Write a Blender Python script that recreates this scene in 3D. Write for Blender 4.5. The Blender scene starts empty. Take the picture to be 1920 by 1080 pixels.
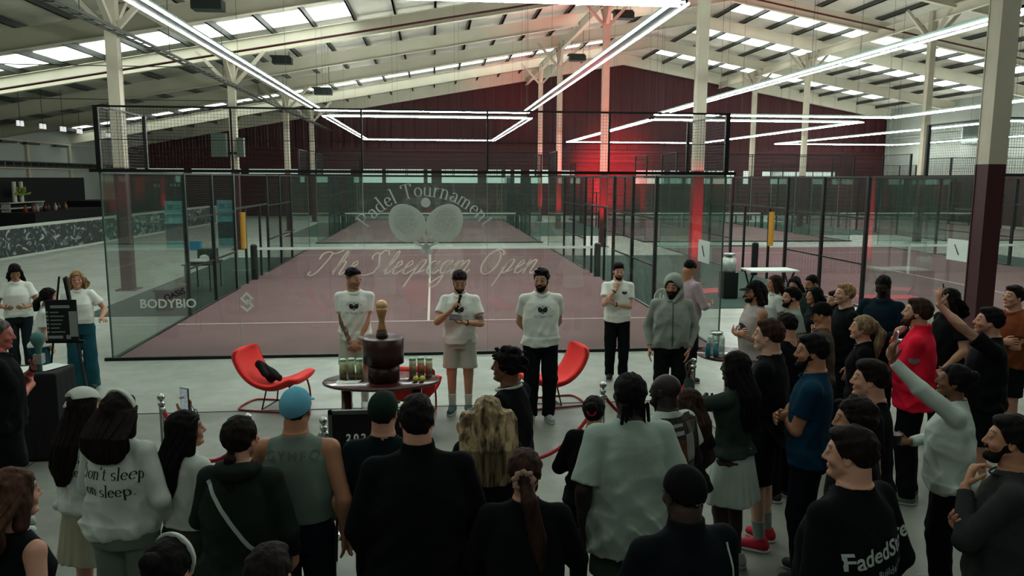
import bpy, math, random
import numpy as np
from mathutils import Vector, Matrix, Euler
from mathutils.bvhtree import BVHTree
PI = math.pi
C = bpy.context.scene.collection
SC = bpy.context.scene

# ---------------------------------------------------------------- camera, exposure, world, red wall wash
cam_d = bpy.data.cameras.new('camera'); cam = bpy.data.objects.new('camera', cam_d); C.objects.link(cam)
SC.camera = cam
cam_d.sensor_width = 36; cam_d.lens = 27.107; cam_d.clip_start = .05; cam_d.clip_end = 400
_y, _p, _r = math.radians(5.83), math.radians(8.08), math.radians(.24)
CAM = Vector((5.12, -12.635, 2.913))
fw = Vector((math.sin(_y)*math.cos(_p), math.cos(_y)*math.cos(_p), -math.sin(_p)))
rt = Vector((math.cos(_y), -math.sin(_y), 0)); up = rt.cross(fw)
rt2 = rt*math.cos(_r)+up*math.sin(_r); up2 = -rt*math.sin(_r)+up*math.cos(_r)
cam.matrix_world = Matrix((( rt2.x, up2.x, -fw.x, CAM.x), (rt2.y, up2.y, -fw.y, CAM.y), (rt2.z, up2.z, -fw.z, CAM.z), (0, 0, 0, 1)))

SC.view_settings.view_transform = 'Standard'; SC.view_settings.look = 'None'
SC.view_settings.gamma = 1; SC.view_settings.exposure = 0.3
SC.view_settings.use_curve_mapping = False
cy = SC.cycles
cy.max_bounces = 5; cy.diffuse_bounces = 3; cy.glossy_bounces = 2; cy.transmission_bounces = 2
cy.transparent_max_bounces = 40; cy.caustics_reflective = False; cy.caustics_refractive = False
cy.sample_clamp_indirect = 3.0; cy.use_denoising = True
try: cy.denoiser = 'OPENIMAGEDENOISE'
except Exception: pass

w = bpy.data.worlds.new('world'); SC.world = w; w.use_nodes = True
w.node_tree.nodes['Background'].inputs[0].default_value = (.55, .6, .56, 1)
w.node_tree.nodes['Background'].inputs[1].default_value = .035

LED_POWER = 62.0      # emission of the suspended LED lines
SKY_POWER = 3.0       # daylight through the roof panels

def lamp(name, kind, loc, energy, color, target=None, **kw):
    d = bpy.data.lights.new(name, kind); d.energy = energy; d.color = color
    for k, v in kw.items(): setattr(d, k, v)
    o = bpy.data.objects.new(name, d); C.objects.link(o); o.location = loc
    if target is not None:
        o.rotation_euler = (Vector(target)-Vector(loc)).to_track_quat('-Z', 'Y').to_euler()
    return o
# red uplights standing on the floor of the far courts, washing the end wall and its columns
lamp('red_spot', 'SPOT', (18.3, 42.4, .3), 20000, (1, .008, .04), (19.2, 48.4, 3.1), spot_size=1.05, spot_blend=.9, shadow_soft_size=.15)
lamp('red_spot', 'SPOT', (12.9, 23.5, .2), 900, (1, .02, .06), (12.4, 20.3, 3.4), spot_size=1.2, spot_blend=.8, shadow_soft_size=.1)
lamp('red_spot', 'SPOT', (12.0, 18.6, .2), 2200, (1, .02, .06), (12.4, 20.1, 3.2), spot_size=1.1, spot_blend=.8, shadow_soft_size=.1)
lamp('red_spot', 'SPOT', (12.2, 30.4, .2), 2400, (1, .02, .06), (12.4, 32.1, 2.6), spot_size=1.1, spot_blend=.8, shadow_soft_size=.1)
lamp('red_spot', 'SPOT', (12.1, 38.6, .2), 2400, (1, .02, .06), (12.4, 40.1, 2.4), spot_size=1.1, spot_blend=.8, shadow_soft_size=.1)
lamp('red_spot', 'SPOT', (11.7, 5.8, .2), 3800, (1, .02, .06), (12.4, 8.2, 1.7), spot_size=.8, spot_blend=.8, shadow_soft_size=.1)

# ---------------------------------------------------------------- materials
MATS = {}
def lin(c):
    if isinstance(c, str):
        c = [int(c[i:i+2], 16)/255 for i in (0, 2, 4)]
        c = [v/12.92 if v <= .04045 else ((v+.055)/1.055)**2.4 for v in c]
    return (c[0], c[1], c[2], 1)
def mat(name, color=(.5, .5, .5), rough=.7, metal=0, bump=0, scale=40, var=0, vscale=3, emit=None, power=0, spec=.3, attr=False, coat=0, noise_w=None):
    if name in MATS: return MATS[name]
    m = bpy.data.materials.new(name); m.use_nodes = True; nt = m.node_tree; N = nt.nodes; L = nt.links
    b = N['Principled BSDF']; b.inputs['Roughness'].default_value = rough; b.inputs['Metallic'].default_value = metal
    b.inputs['Specular IOR Level'].default_value = spec
    if coat: b.inputs['Coat Weight'].default_value = coat
    tc = N.new('ShaderNodeTexCoord'); src = None
    if attr:
        a = N.new('ShaderNodeAttribute'); a.attribute_name = 'tint'; src = a.outputs['Color']
    if var:
        no = N.new('ShaderNodeTexNoise'); no.inputs['Scale'].default_value = vscale; no.inputs['Detail'].default_value = 5
        if noise_w:
            mq = N.new('ShaderNodeMapping'); mq.inputs['Scale'].default_value = noise_w
            L.new(tc.outputs['Object'], mq.inputs['Vector']); L.new(mq.outputs[0], no.inputs['Vector'])
        else: L.new(tc.outputs['Object'], no.inputs['Vector'])
        mr = N.new('ShaderNodeMapRange'); mr.inputs[1].default_value = .3; mr.inputs[2].default_value = .7
        mr.inputs[3].default_value = 1-var; mr.inputs[4].default_value = 1+var
        L.new(no.outputs['Fac'], mr.inputs[0])
        mx = N.new('ShaderNodeMix'); mx.data_type = 'RGBA'; mx.blend_type = 'MULTIPLY'; mx.inputs[0].default_value = 1
        if src: L.new(src, mx.inputs[6])
        else: mx.inputs[6].default_value = lin(color)
        L.new(mr.outputs[0], mx.inputs[7]); L.new(mx.outputs[2], b.inputs['Base Color'])
    elif src: L.new(src, b.inputs['Base Color'])
    else: b.inputs['Base Color'].default_value = lin(color)
    if bump:
        n2 = N.new('ShaderNodeTexNoise'); n2.inputs['Scale'].default_value = scale; n2.inputs['Detail'].default_value = 3
        if noise_w:
            mp = N.new('ShaderNodeMapping'); mp.inputs['Scale'].default_value = noise_w
            L.new(tc.outputs['Object'], mp.inputs['Vector']); L.new(mp.outputs[0], n2.inputs['Vector'])
        else: L.new(tc.outputs['Object'], n2.inputs['Vector'])
        bp = N.new('ShaderNodeBump'); bp.inputs['Strength'].default_value = bump; bp.inputs['Distance'].default_value = .01
        L.new(n2.outputs['Fac'], bp.inputs['Height']); L.new(bp.outputs[0], b.inputs['Normal'])
    if emit:
        b.inputs['Emission Color'].default_value = lin(emit); b.inputs['Emission Strength'].default_value = power
    MATS[name] = m; return m
def ribbed(name, color, pitch, axis, depth=.5, rough=.6, dark=.55, var=.06):
    """sheet cladding with ribs running across `axis`"""
    m = bpy.data.materials.new(name); m.use_nodes = True; nt = m.node_tree; N = nt.nodes; L = nt.links
    b = N['Principled BSDF']; b.inputs['Roughness'].default_value = rough; b.inputs['Specular IOR Level'].default_value = .3
    tc = N.new('ShaderNodeTexCoord'); sp = N.new('ShaderNodeSeparateXYZ'); L.new(tc.outputs['Object'], sp.inputs[0])
    mu = N.new('ShaderNodeMath'); mu.operation = 'MULTIPLY'; mu.inputs[1].default_value = 1/pitch; L.new(sp.outputs['XYZ'.index(axis)], mu.inputs[0])
    fr = N.new('ShaderNodeMath'); fr.operation = 'FRACT'; L.new(mu.outputs[0], fr.inputs[0])
    rp = N.new('ShaderNodeValToRGB'); e = rp.color_ramp.elements
    e[0].position = 0; e[0].color = (0, 0, 0, 1); e[1].position = .5; e[1].color = (1, 1, 1, 1)
    for p, v in ((.12, 0.), (.22, 1.), (.8, 1.), (.9, 0.)):
        q = rp.color_ramp.elements.new(p); q.color = (v, v, v, 1)
    L.new(fr.outputs[0], rp.inputs[0])
    bp = N.new('ShaderNodeBump'); bp.inputs['Strength'].default_value = depth; bp.inputs['Distance'].default_value = .04
    L.new(rp.outputs[0], bp.inputs['Height']); L.new(bp.outputs[0], b.inputs['Normal'])
    no = N.new('ShaderNodeTexNoise'); no.inputs['Scale'].default_value = .8; L.new(tc.outputs['Object'], no.inputs['Vector'])
    mr = N.new('ShaderNodeMapRange'); mr.inputs[1].default_value = .3; mr.inputs[2].default_value = .7; mr.inputs[3].default_value = 1-var; mr.inputs[4].default_value = 1+var
    L.new(no.outputs['Fac'], mr.inputs[0])
    mx = N.new('ShaderNodeMix'); mx.data_type = 'RGBA'; mx.blend_type = 'MULTIPLY'; mx.inputs[0].default_value = 1
    mx.inputs[6].default_value = lin(color); L.new(mr.outputs[0], mx.inputs[7]); L.new(mx.outputs[2], b.inputs['Base Color'])
    MATS[name] = m; return m
def glass_mat(name, tint, refl=.02, milky=.012):
    m = bpy.data.materials.new(name); m.use_nodes = True; nt = m.node_tree; N = nt.nodes; L = nt.links
    N.remove(N['Principled BSDF']); out = N['Material Output']
    t = N.new('ShaderNodeBsdfTransparent'); t.inputs[0].default_value = lin(tint)
    g = N.new('ShaderNodeBsdfGlossy'); g.inputs['Roughness'].default_value = .02; g.inputs[0].default_value = (.85, 1, .93, 1)
    d = N.new('ShaderNodeBsdfDiffuse'); d.inputs[0].default_value = (.45, .62, .55, 1)
    lw = N.new('ShaderNodeLayerWeight'); lw.inputs[0].default_value = .35
    ml = N.new('ShaderNodeMath'); ml.operation = 'MULTIPLY_ADD'; ml.inputs[1].default_value = .38; ml.inputs[2].default_value = refl
    L.new(lw.outputs['Fresnel'], ml.inputs[0])
    m1 = N.new('ShaderNodeMixShader'); m1.inputs[0].default_value = milky; L.new(t.outputs[0], m1.inputs[1]); L.new(d.outputs[0], m1.inputs[2])
    m2 = N.new('ShaderNodeMixShader'); L.new(ml.outputs[0], m2.inputs[0]); L.new(m1.outputs[0], m2.inputs[1]); L.new(g.outputs[0], m2.inputs[2])
    L.new(m2.outputs[0], out.inputs[0]); MATS[name] = m; return m

# ---------------------------------------------------------------- mesh helpers
class MB:
    def __init__(s): s.v = []; s.f = []; s.mi = []; s.cur = 0
    def add(s, vs, fs):
        o = len(s.v); s.v += [tuple(v) for v in vs]; s.f += [tuple(i+o for i in f) for f in fs]; s.mi += [s.cur]*len(fs); return s
    def box(s, a, b):
        x0, y0, z0 = a; x1, y1, z1 = b
        return s.add([(x0, y0, z0), (x1, y0, z0), (x1, y1, z0), (x0, y1, z0), (x0, y0, z1), (x1, y0, z1), (x1, y1, z1), (x0, y1, z1)],
                     [(0, 3, 2, 1), (4, 5, 6, 7), (0, 1, 5, 4), (1, 2, 6, 5), (2, 3, 7, 6), (3, 0, 4, 7)])
    def bar(s, a, b, w, h=None, upv=(0, 0, 1)):
        a, b = Vector(a), Vector(b); d = (b-a).normalized(); u = Vector(upv)
        if abs(d.dot(u)) > .99: u = Vector((0, 1, 0))
        r = d.cross(u).normalized()*(w/2); u = r.cross(d).normalized()*((h or w)/2)
        vs = [p+i*r+j*u for p in (a, b) for i, j in ((-1, -1), (1, -1), (1, 1), (-1, 1))]
        return s.add(vs, [(3, 2, 1, 0), (4, 5, 6, 7), (0, 1, 5, 4), (1, 2, 6, 5), (2, 3, 7, 6), (3, 0, 4, 7)])
    def tube(s, pts, r, n=8, cap=True, closed=False):
        pts = [Vector(p) for p in pts]; rings = []; prev = None; m = len(pts)
        rr = r if isinstance(r, (list, tuple)) else [r]*m
        for i, p in enumerate(pts):
            if closed: d = pts[(i+1) % m]-pts[i-1]
            else: d = pts[min(i+1, m-1)]-pts[max(i-1, 0)]
            d = d.normalized() if d.length > 1e-9 else Vector((0, 0, 1))
            if prev is None:
                u = Vector((0, 0, 1)) if abs(d.z) < .9 else Vector((1, 0, 0))
                prev = d.cross(u).normalized()
            a = (prev-d*prev.dot(d)); a = a.normalized() if a.length > 1e-6 else d.orthogonal().normalized(); b = d.cross(a); prev = a
            rings.append([p+(a*math.cos(t)+b*math.sin(t))*rr[i] for t in [2*PI*k/n for k in range(n)]])
        vs = [v for q in rings for v in q]; fs = []
        M = m if closed else m-1
        for i in range(M):
            j = (i+1) % m
            for k in range(n): fs.append((i*n+k, i*n+(k+1) % n, j*n+(k+1) % n, j*n+k))
        if cap and not closed: fs.append(tuple(range(n-1, -1, -1))); fs.append(tuple((m-1)*n+k for k in range(n)))
        return s.add(vs, fs)
    def lathe(s, prof, c=(0, 0, 0), n=24, sx=1, sy=1):
        vs = []; fs = []; m = len(prof)
        for r, z in prof:
            for k in range(n):
                t = 2*PI*k/n; vs.append((c[0]+r*sx*math.cos(t), c[1]+r*sy*math.sin(t), c[2]+z))
        for i in range(m-1):
            for k in range(n): fs.append((i*n+k, i*n+(k+1) % n, (i+1)*n+(k+1) % n, (i+1)*n+k))
        fs.append(tuple(range(n-1, -1, -1))); fs.append(tuple((m-1)*n+k for k in range(n)))
        return s.add(vs, fs)
    def prism(s, poly, p0, ax, ay, az):
        """extrude 2-D polygon (x,y) on axes ax,ay by vector az"""
        p0, ax, ay, az = map(Vector, (p0, ax, ay, az)); n = len(poly)
        vs = [p0+ax*x+ay*y for x, y in poly]+[p0+ax*x+ay*y+az for x, y in poly]
        return s.add(vs, [tuple(range(n-1, -1, -1)), tuple(range(n, 2*n))]+[(i, (i+1) % n, n+(i+1) % n, n+i) for i in range(n)])
    def mesh(s, name, ms, smooth=False):
        me = bpy.data.meshes.new(name); me.from_pydata(s.v, [], s.f)
        for m in (ms if isinstance(ms, (list, tuple)) else [ms]): me.materials.append(m)
        if s.cur: me.polygons.foreach_set('material_index', s.mi)
        if smooth: me.polygons.foreach_set('use_smooth', [True]*len(s.f))
        me.update(); return me
    def build(s, name, m, parent=None, smooth=False, loc=None):
        return link(name, s.mesh(name, m, smooth), parent, loc)
def link(name, me, parent=None, loc=None, rotz=None):
    o = bpy.data.objects.new(name, me); C.objects.link(o)
    if parent: o.parent = parent
    if loc is not None: o.location = loc
    if rotz is not None: o.rotation_euler = (0, 0, rotz)
    return o
def tag(o, label=None, cat=None, group=None, kind=None):
    if label: o['label'] = label
    if cat: o['category'] = cat
    if group: o['group'] = group
    if kind: o['kind'] = kind
    return o
def thing(name, label, cat, loc=(0, 0, 0), rotz=0, group=None):
    o = bpy.data.objects.new(name, None); C.objects.link(o); o.location = loc; o.rotation_euler = (0, 0, rotz)
    o.empty_display_size = .2
    return tag(o, label, cat, group)
def struct(o): o['kind'] = 'structure'; return o
def dup(root, loc, rotz, label=None, group=None):
    r = root.copy(); C.objects.link(r); r.location = loc; r.rotation_euler = (0, 0, rotz)
    if label: r['label'] = label
    if group: r['group'] = group
    for ch in list(root.children):
        c = ch.copy(); C.objects.link(c); c.parent = r
        for g in list(ch.children):
            d = g.copy(); C.objects.link(d); d.parent = c
    return r
def smooth_pts(pts, n=6, closed=False):
    P = [Vector(p) for p in pts]; m = len(P); out = []
    for i in range(m if closed else m-1):
        if closed: a, b, c, d = P[i-1], P[i], P[(i+1) % m], P[(i+2) % m]
        else: a, b, c, d = P[max(i-1, 0)], P[i], P[i+1], P[min(i+2, m-1)]
        for k in range(n):
            t = k/n; out.append(.5*((2*b)+(c-a)*t+(2*a-5*b+4*c-d)*t*t+(3*b-a-3*c+d)*t**3))
    if not closed: out.append(P[-1])
    return out
# ---------------------------------------------------------------- the hall
M_col = mat('cream_paint', 'b3ae9a', .6, var=.08, vscale=2)
M_burg = mat('burgundy_paint', '3c1b1e', .55, var=.1, vscale=1.5)
M_black = mat('black_powder_coat', '0c100f', .45)
M_blackm = mat('black_matte', '0d0f0f', .8)
M_roof = ribbed('roof_sheet', 'c2c2b2', .33, 'Y', .25, var=.1)
M_rafter = mat('rafter_paint', 'c6c3ae', .6, var=.06, vscale=1)
M_purlin = mat('galvanised_purlin', '3a403a', .5, var=.2)
M_clad_v = ribbed('burgundy_cladding_upright', '3d171b', .9, 'X', .9)
M_clad_h = ribbed('burgundy_cladding_level', '3d171b', .35, 'Z', .9)
M_white_wall = mat('pale_wall', '9aa298', .7, var=.06, vscale=.6)
M_court = mat('burgundy_turf', '6c5052', .95, var=.13, vscale=.55, bump=.25, scale=120)
M_turf = mat('green_turf', '2b4239', .95, var=.12, vscale=.8, bump=.3, scale=120)
M_line = mat('court_line_paint', 'c9bdb4', .8)
M_led = mat('led_tube', (.9, 1, .97), .4, emit=(.95, 1.0, .955), power=LED_POWER)
M_sky = mat('rooflight_panel', (.8, .85, .8), .5, emit=(.92, 1.0, .95), power=SKY_POWER)
M_glass = glass_mat('court_glass', (.925, .955, .943))

def concrete():
    m = bpy.data.materials.new('concrete_floor'); m.use_nodes = True; nt = m.node_tree; N = nt.nodes; L = nt.links
    b = N['Principled BSDF']; b.inputs['Roughness'].default_value = .42; b.inputs['Specular IOR Level'].default_value = .35
    tc = N.new('ShaderNodeTexCoord')
    def noise(s, d=4, dist=0):
        n = N.new('ShaderNodeTexNoise'); n.inputs['Scale'].default_value = s; n.inputs['Detail'].default_value = d
        n.inputs['Distortion'].default_value = dist; L.new(tc.outputs['Object'], n.inputs['Vector']); return n.outputs['Fac']
    def rng(f, a, b_, lo, hi):
        r = N.new('ShaderNodeMapRange'); r.inputs[1].default_value = a; r.inputs[2].default_value = b_; r.inputs[3].default_value = lo; r.inputs[4].default_value = hi
        L.new(f, r.inputs[0]); return r.outputs[0]
    sp = N.new('ShaderNodeSeparateXYZ'); L.new(tc.outputs['Object'], sp.inputs[0])
    # bare slab in front of the joint, pale coated slab behind it
    st = rng(sp.outputs[1], -2.96, -2.94, 0, 1)
    mixc = N.new('ShaderNodeMix'); mixc.data_type = 'RGBA'; L.new(st, mixc.inputs[0])
    mixc.inputs[6].default_value = lin('6f746a'); mixc.inputs[7].default_value = lin('959d92')
    f1 = rng(noise(.6, 6, .6), .3, .7, .86, 1.1); f2 = rng(noise(5, 6, .3), .35, .65, .92, 1.06)
    mu = N.new('ShaderNodeMath'); mu.operation = 'MULTIPLY'; L.new(f1, mu.inputs[0]); L.new(f2, mu.inputs[1])
    ml = N.new('ShaderNodeMix'); ml.data_type = 'RGBA'; ml.blend_type = 'MULTIPLY'; ml.inputs[0].default_value = 1
    L.new(mixc.outputs[2], ml.inputs[6]); L.new(mu.outputs[0], ml.inputs[7]); L.new(ml.outputs[2], b.inputs['Base Color'])
    L.new(rng(noise(2, 5), .3, .7, .3, .6), b.inputs['Roughness'])
    bp = N.new('ShaderNodeBump'); bp.inputs['Strength'].default_value = .08; L.new(noise(30, 3), bp.inputs['Height']); L.new(bp.outputs[0], b.inputs['Normal'])
    return m
M_floor = concrete()

struct(MB().box((-26, -24, -.3), (50, 49, 0)).build('floor', M_floor))
j = MB()
j.box((-26, -2.97, 0.001), (50, -2.945, .004))
for yy in (-8.9,): j.box((-26, yy, .001), (50, yy+.012, .003))
for xx in (-6.2, 1.0, 8.4): j.box((xx, -24, .001), (xx+.012, -2.97, .003))
struct(j.build('floor_joint', mat('joint_sealant', '2c302b', .8)))

def RZ(x): return 12.6-.178*abs(x-20)
# roof slopes, purlins, rooflights
for nm, x0, x1 in (('ceiling_west', -18.4, 20), ('ceiling_east', 20, 42.6)):
    z0, z1 = RZ(x0), RZ(x1)
    struct(MB().add([(x0, -24, z0), (x1, -24, z1), (x1, 48.7, z1), (x0, 48.7, z0), (x0, -24, z0+.12), (x1, -24, z1+.12), (x1, 48.7, z1+.12), (x0, 48.7, z0+.12)],
        [(0, 1, 2, 3), (7, 6, 5, 4), (0, 4, 5, 1), (2, 6, 7, 3), (1, 5, 6, 2), (3, 7, 4, 0)]).build(nm, M_roof))
pu = MB()
x = -17.4
k = 0
while x < 42:
    if abs(x-20) > .3:
        pu.box((x-.035, -24, RZ(x)-.22), (x+.035, 48.6, RZ(x)-.01))
        pu.box((x-.035, -24, RZ(x)-.22), (x+.06, 48.6, RZ(x)-.2))
    x += 1.62
struct(pu.build('ceiling_purlins', M_purlin))
RAFT = [-21.5, -15.5, -9.6, -3.5, 2.2, 8.2, 13.6, 20.2, 26.2, 32.2, 40.2]
n = 0
for Y in RAFT:
    b = MB()
    for x0, x1 in ((-18.2, 20), (20, 42.5)):
        z0, z1 = RZ(x0)-.23, RZ(x1)-.23
        for (ya, yb, da, db) in ((Y-.01, Y+.01, .62, 0), (Y-.12, Y+.12, .64, .62), (Y-.12, Y+.12, .02, 0)):
            b.add([(x0, ya, z0-da), (x1, ya, z1-da), (x1, yb, z1-da), (x0, yb, z0-da), (x0, ya, z0-db), (x1, ya, z1-db), (x1, yb, z1-db), (x0, yb, z0-db)],
                  [(3, 2, 1, 0), (4, 5, 6, 7), (0, 1, 5, 4), (1, 2, 6, 5), (2, 3, 7, 6), (3, 0, 4, 7)])
    struct(b.build('ceiling_rafter', M_rafter))
# gable beam on the end wall
b = MB()
for x0, x1 in ((-18.2, 20), (20, 42.5)):
    z0, z1 = RZ(x0), RZ(x1)
    b.add([(x0, 48.1, z0-.85), (x1, 48.1, z1-.85), (x1, 48.4, z1-.85), (x0, 48.4, z0-.85), (x0, 48.1, z0-.02), (x1, 48.1, z1-.02), (x1, 48.4, z1-.02), (x0, 48.4, z0-.02)],
          [(3, 2, 1, 0), (4, 5, 6, 7), (0, 1, 5, 4), (1, 2, 6, 5), (2, 3, 7, 6), (3, 0, 4, 7)])
struct(b.build('ceiling_gable_beam', M_rafter))
# rooflights: one panel between each pair of purlins
sk = MB()
def skystrip(ya, yb, x0, x1):
    x = -17.4
    while x < 41:
        a, c = x+.07, x+1.55
        if a > x0 and c < x1 and not (a < 20 < c):
            za, zc = RZ(a)-.03, RZ(c)-.03
            sk.add([(a, ya, za), (c, ya, zc), (c, yb, zc), (a, yb, za), (a, ya, za+.02), (c, ya, zc+.02), (c, yb, zc+.02), (a, yb, za+.02)],
                   [(3, 2, 1, 0), (4, 5, 6, 7), (0, 1, 5, 4), (1, 2, 6, 5), (2, 3, 7, 6), (3, 0, 4, 7)])
        x += 1.62
skystrip(17.8, 20.0, -18, 3.5); skystrip(23.9, 25.5, 11.5, 18); skystrip(39.1, 39.9, -18, 18)
skystrip(28.9, 30.8, 21.5, 40); skystrip(35.4, 37.3, 21.5, 41); skystrip(43.8, 45.6, 21.5, 40.5); 
skystrip(-8, -6.4, -24, 41); skystrip(4.5, 6.2, -24, 41)
struct(sk.build('ceiling_rooflights', M_sky))

# end wall (gable), its pale strip, side walls
b = MB(); b.prism([(-18.4, 5.2), (42.6, 5.2), (42.6, RZ(42.6)), (20, 12.6), (-18.4, RZ(-18.4))], (0, 48.5, 0), (1, 0, 0), (0, 0, 1), (0, .3, 0))
struct(b.build('wall_north_upper', M_clad_v))
struct(MB().box((-18.4, 48.45, 0), (42.6, 48.8, 5.2)).build('wall_north', M_clad_h))
b = MB()
for x0, x1 in ((-.3, 1.2), (1.5, 4.4), (4.7, 5.0), (5.8, 8.6), (9.3, 11.2), (11.5, 12.0), (12.7, 14.2), (21.2, 23.6), (24.1, 24.8), (25.6, 29.4), (30.2, 31.0)):
    b.box((x0, 48.40, 2.55), (x1, 48.45, 3.6))
for x0, x1 in ((-17, -13.6), (-13, -9.4), (-8.8, -5), (-4, -1.2), (14.8, 16.4), (31.8, 38)):
    b.box((x0, 48.40, 3.2), (x1, 48.45, 3.55))
struct(b.build('trim_1', mat('translucent_strip', 'b7c3b9', .5, emit='c8e0d4', power=.55)))
b = MB(); b.box((42.3, -24, 3.3), (42.6, 48.6, 8.8)); struct(b.build('wall_east', M_white_wall))
b = MB(); b.box((42.25, -24, 0), (42.6, 48.6, 3.3)); struct(b.build('wall_east_lower', M_burg))
b = MB(); b.box((42.2, 48.0, 3.3), (42.45, 48.45, 8.2)); b.box((42.1, 20, 6.2), (42.3, 48.3, 6.3)); struct(b.build('trim_2', M_white_wall))
b = MB(); b.box((-18.4, -24, 0), (-18, 48.6, 5.8)); struct(b.build('wall_west', M_white_wall))
b = MB()
for y in (12, 18, 24, 29.5, 34.6, 39.8, 45): b.box((-18, y-.12, 0), (-17.84, y+.12, 5.0))
b.box((-18, 8, 3.35), (-17.7, 48, 3.42)); b.box((-18, 8, 4.86), (-17.8, 48, 4.95))
struct(b.build('trim_3', M_col))
b = MB()
y = 9.
while y < 47:
    b.box((-17.98, y, 3.44), (-17.6, y+.08, 3.72)); y += .9
b.box((-17.7, 8, 3.70), (-17.62, 47, 3.76)); b.box((-17.7, 8, 3.46), (-17.62, 47, 3.52))
tag(b.build('cable_tray', M_purlin), 'dark ladder cable tray running along the left wall under the cream panels', 'cable tray')
b = MB()
for y in (14, 16.5, 20, 22.5, 26, 28.4, 31.5, 34, 37.5): b.box((-17.8, y, 4.72), (-17.6, y+1.5, 4.84))
tag(b.build('cable_duct', M_purlin), 'broken row of dark ducts at the top of the left wall', 'duct')

# columns on the structural grid: burgundy to 3.15 m, cream above
names = {(-2.8, 8.2): 'left column beside the main court, lit on one flange', (-2.8, 19.8): 'column carrying the grey electric box',
 (-2.8, 31.2): 'third column back in the left row', (-2.8, 40.2): 'farthest column of the left row', (13.3, -1.9): 'big near column at the right edge, close to the crowd',
 (12.4, 8.3): 'tall column between the two front courts', (12.4, 20.2): 'column beyond the net posts glowing red at its foot',
 (12.4, 32.2): 'column washed pinkish red beside the far court', (12.4, 40.2): 'slim column against the red lit wall',
 (27.8, 21.6): 'column in front of the pale right wall', (27.8, 33.4): 'column in the right row against burgundy cladding', (27.8, 41.2): 'farthest column of the right row',
 (-2.8, -3.4): 'column outside the left edge'}
for (x, y), lab in names.items():
    if y == -3.4: continue
    t = thing('steel_column', lab[0].upper()+lab[1:] if False else 'cream over burgundy steel column: '+lab, 'column', (x, y, 0))
    ztop = RZ(x)-.7
    for (z0, z1, m, nm) in ((0, 3.15, M_burg, 'lower_shaft'), (3.15, ztop, M_col, 'upper_shaft')):
        b = MB(); b.box((-.14, -.14, z0), (.14, -.12, z1)); b.box((-.14, .12, z0), (.14, .14, z1)); b.box((-.13, -.12, z0), (.13, .12, z1))
        b.build(nm, m, t)
    b = MB(); b.box((-.25, -.25, 0), (.25, .25, .03)); b.build('base_plate', M_burg, t)
    b = MB()
    for s in (-1, 1): b.bar((s*.1, 0, ztop-1.3), (s*1.3, 0, ztop+.02*s), .14, .12); b.bar((0, s*.1, ztop-1.2), (0, s*1.3, ztop-.1), .14, .12)
    b.build('haunch_brace', M_col, t)
# longitudinal girders over the column lines
for X in (-2.8, 12.4, 27.8):
    b = MB(); z = RZ(X)-.72
    b.box((X-.01, -16, z-.42), (X+.01, 48.3, z)); b.box((X-.1, -16, z-.44), (X+.1, 48.3, z-.42)); b.box((X-.1, -16, z-.02), (X+.1, 48.3, z))
    struct(b.build('ceiling_girder', M_rafter))

# court surfaces
COURTS = [(0, 0, 'front left'), (14.9, 0, 'front right'), (0, 22.4, 'back left'), (14.9, 22.4, 'back middle'), (29.8, 22.4, 'back right')]
for i, (cx, cy_, lab) in enumerate(COURTS):
    o = struct(MB().box((cx-.05, cy_-.02, 0), (cx+10.05, cy_+20.02, .012)).build('floor_court', M_court))
    b = MB(); z0, z1 = .012, .016
    for y in (3.05, 16.95): b.box((cx, cy_+y-.025, z0), (cx+10, cy_+y+.025, z1))
    b.box((cx+4.975, cy_+3.05, z0), (cx+5.025, cy_+16.95, z1))
    b.build('court_lines', M_line, o)
    sides = [(-2.25, -.05), (10.05, 12.6)] if cx == 0 else [(-2.3, -.05), (10.05, 12.5)]
    for a, c in sides:
        if cx+c > 42: continue
        struct(MB().box((cx+a, cy_+4.1, 0), (cx+c, cy_+16.3, .012)).build('floor_turf', M_turf))

# ---------------------------------------------------------------- court enclosures
def mesh_panel(b, ax, p0, L0, z0, z1, pitch=.05, t=.0035):
    """welded wire: ax 0 = along x, 1 = along y"""
    n = int(round(L0/pitch)); m = int(round((z1-z0)/pitch))
    def P(u, z, d):
        return (p0[0]+u, p0[1]+d, z) if ax == 0 else (p0[0]+d, p0[1]+u, z)
    for i in range(1, n):
        u = i*pitch; a = P(u-t/2, z0, -t/2); c = P(u+t/2, z1, t/2); b.box((min(a[0], c[0]), min(a[1], c[1]), z0), (max(a[0], c[0]), max(a[1], c[1]), z1))
    for k in range(1, m):
        z = z0+k*pitch; a = P(0, z, -t/2); c = P(L0, z, t/2)
        b.box((min(a[0], c[0]), min(a[1], c[1]), z-t/2), (max(a[0], c[0]), max(a[1], c[1]), z+t/2))
MESHES = {}
def part(key, name, fn, m, parent, loc=(0, 0, 0)):
    if key not in MESHES:
        b = MB(); fn(b); MESHES[key] = b.mesh(name, m)
    o = bpy.data.objects.new(name, MESHES[key]); C.objects.link(o); o.parent = parent; o.location = loc; return o
court_labels = {
 'front left': 'clear glass padel court enclosure facing the crowd, with the lettered glass front',
 'front right': 'padel court enclosure on the right behind the crowd, black posts and glass',
 'back left': 'far padel court enclosure straight behind the lettered one',
 'back middle': 'far padel court enclosure behind the right hand court',
 'back right': 'farthest right padel court enclosure by the pale wall'}
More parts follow.
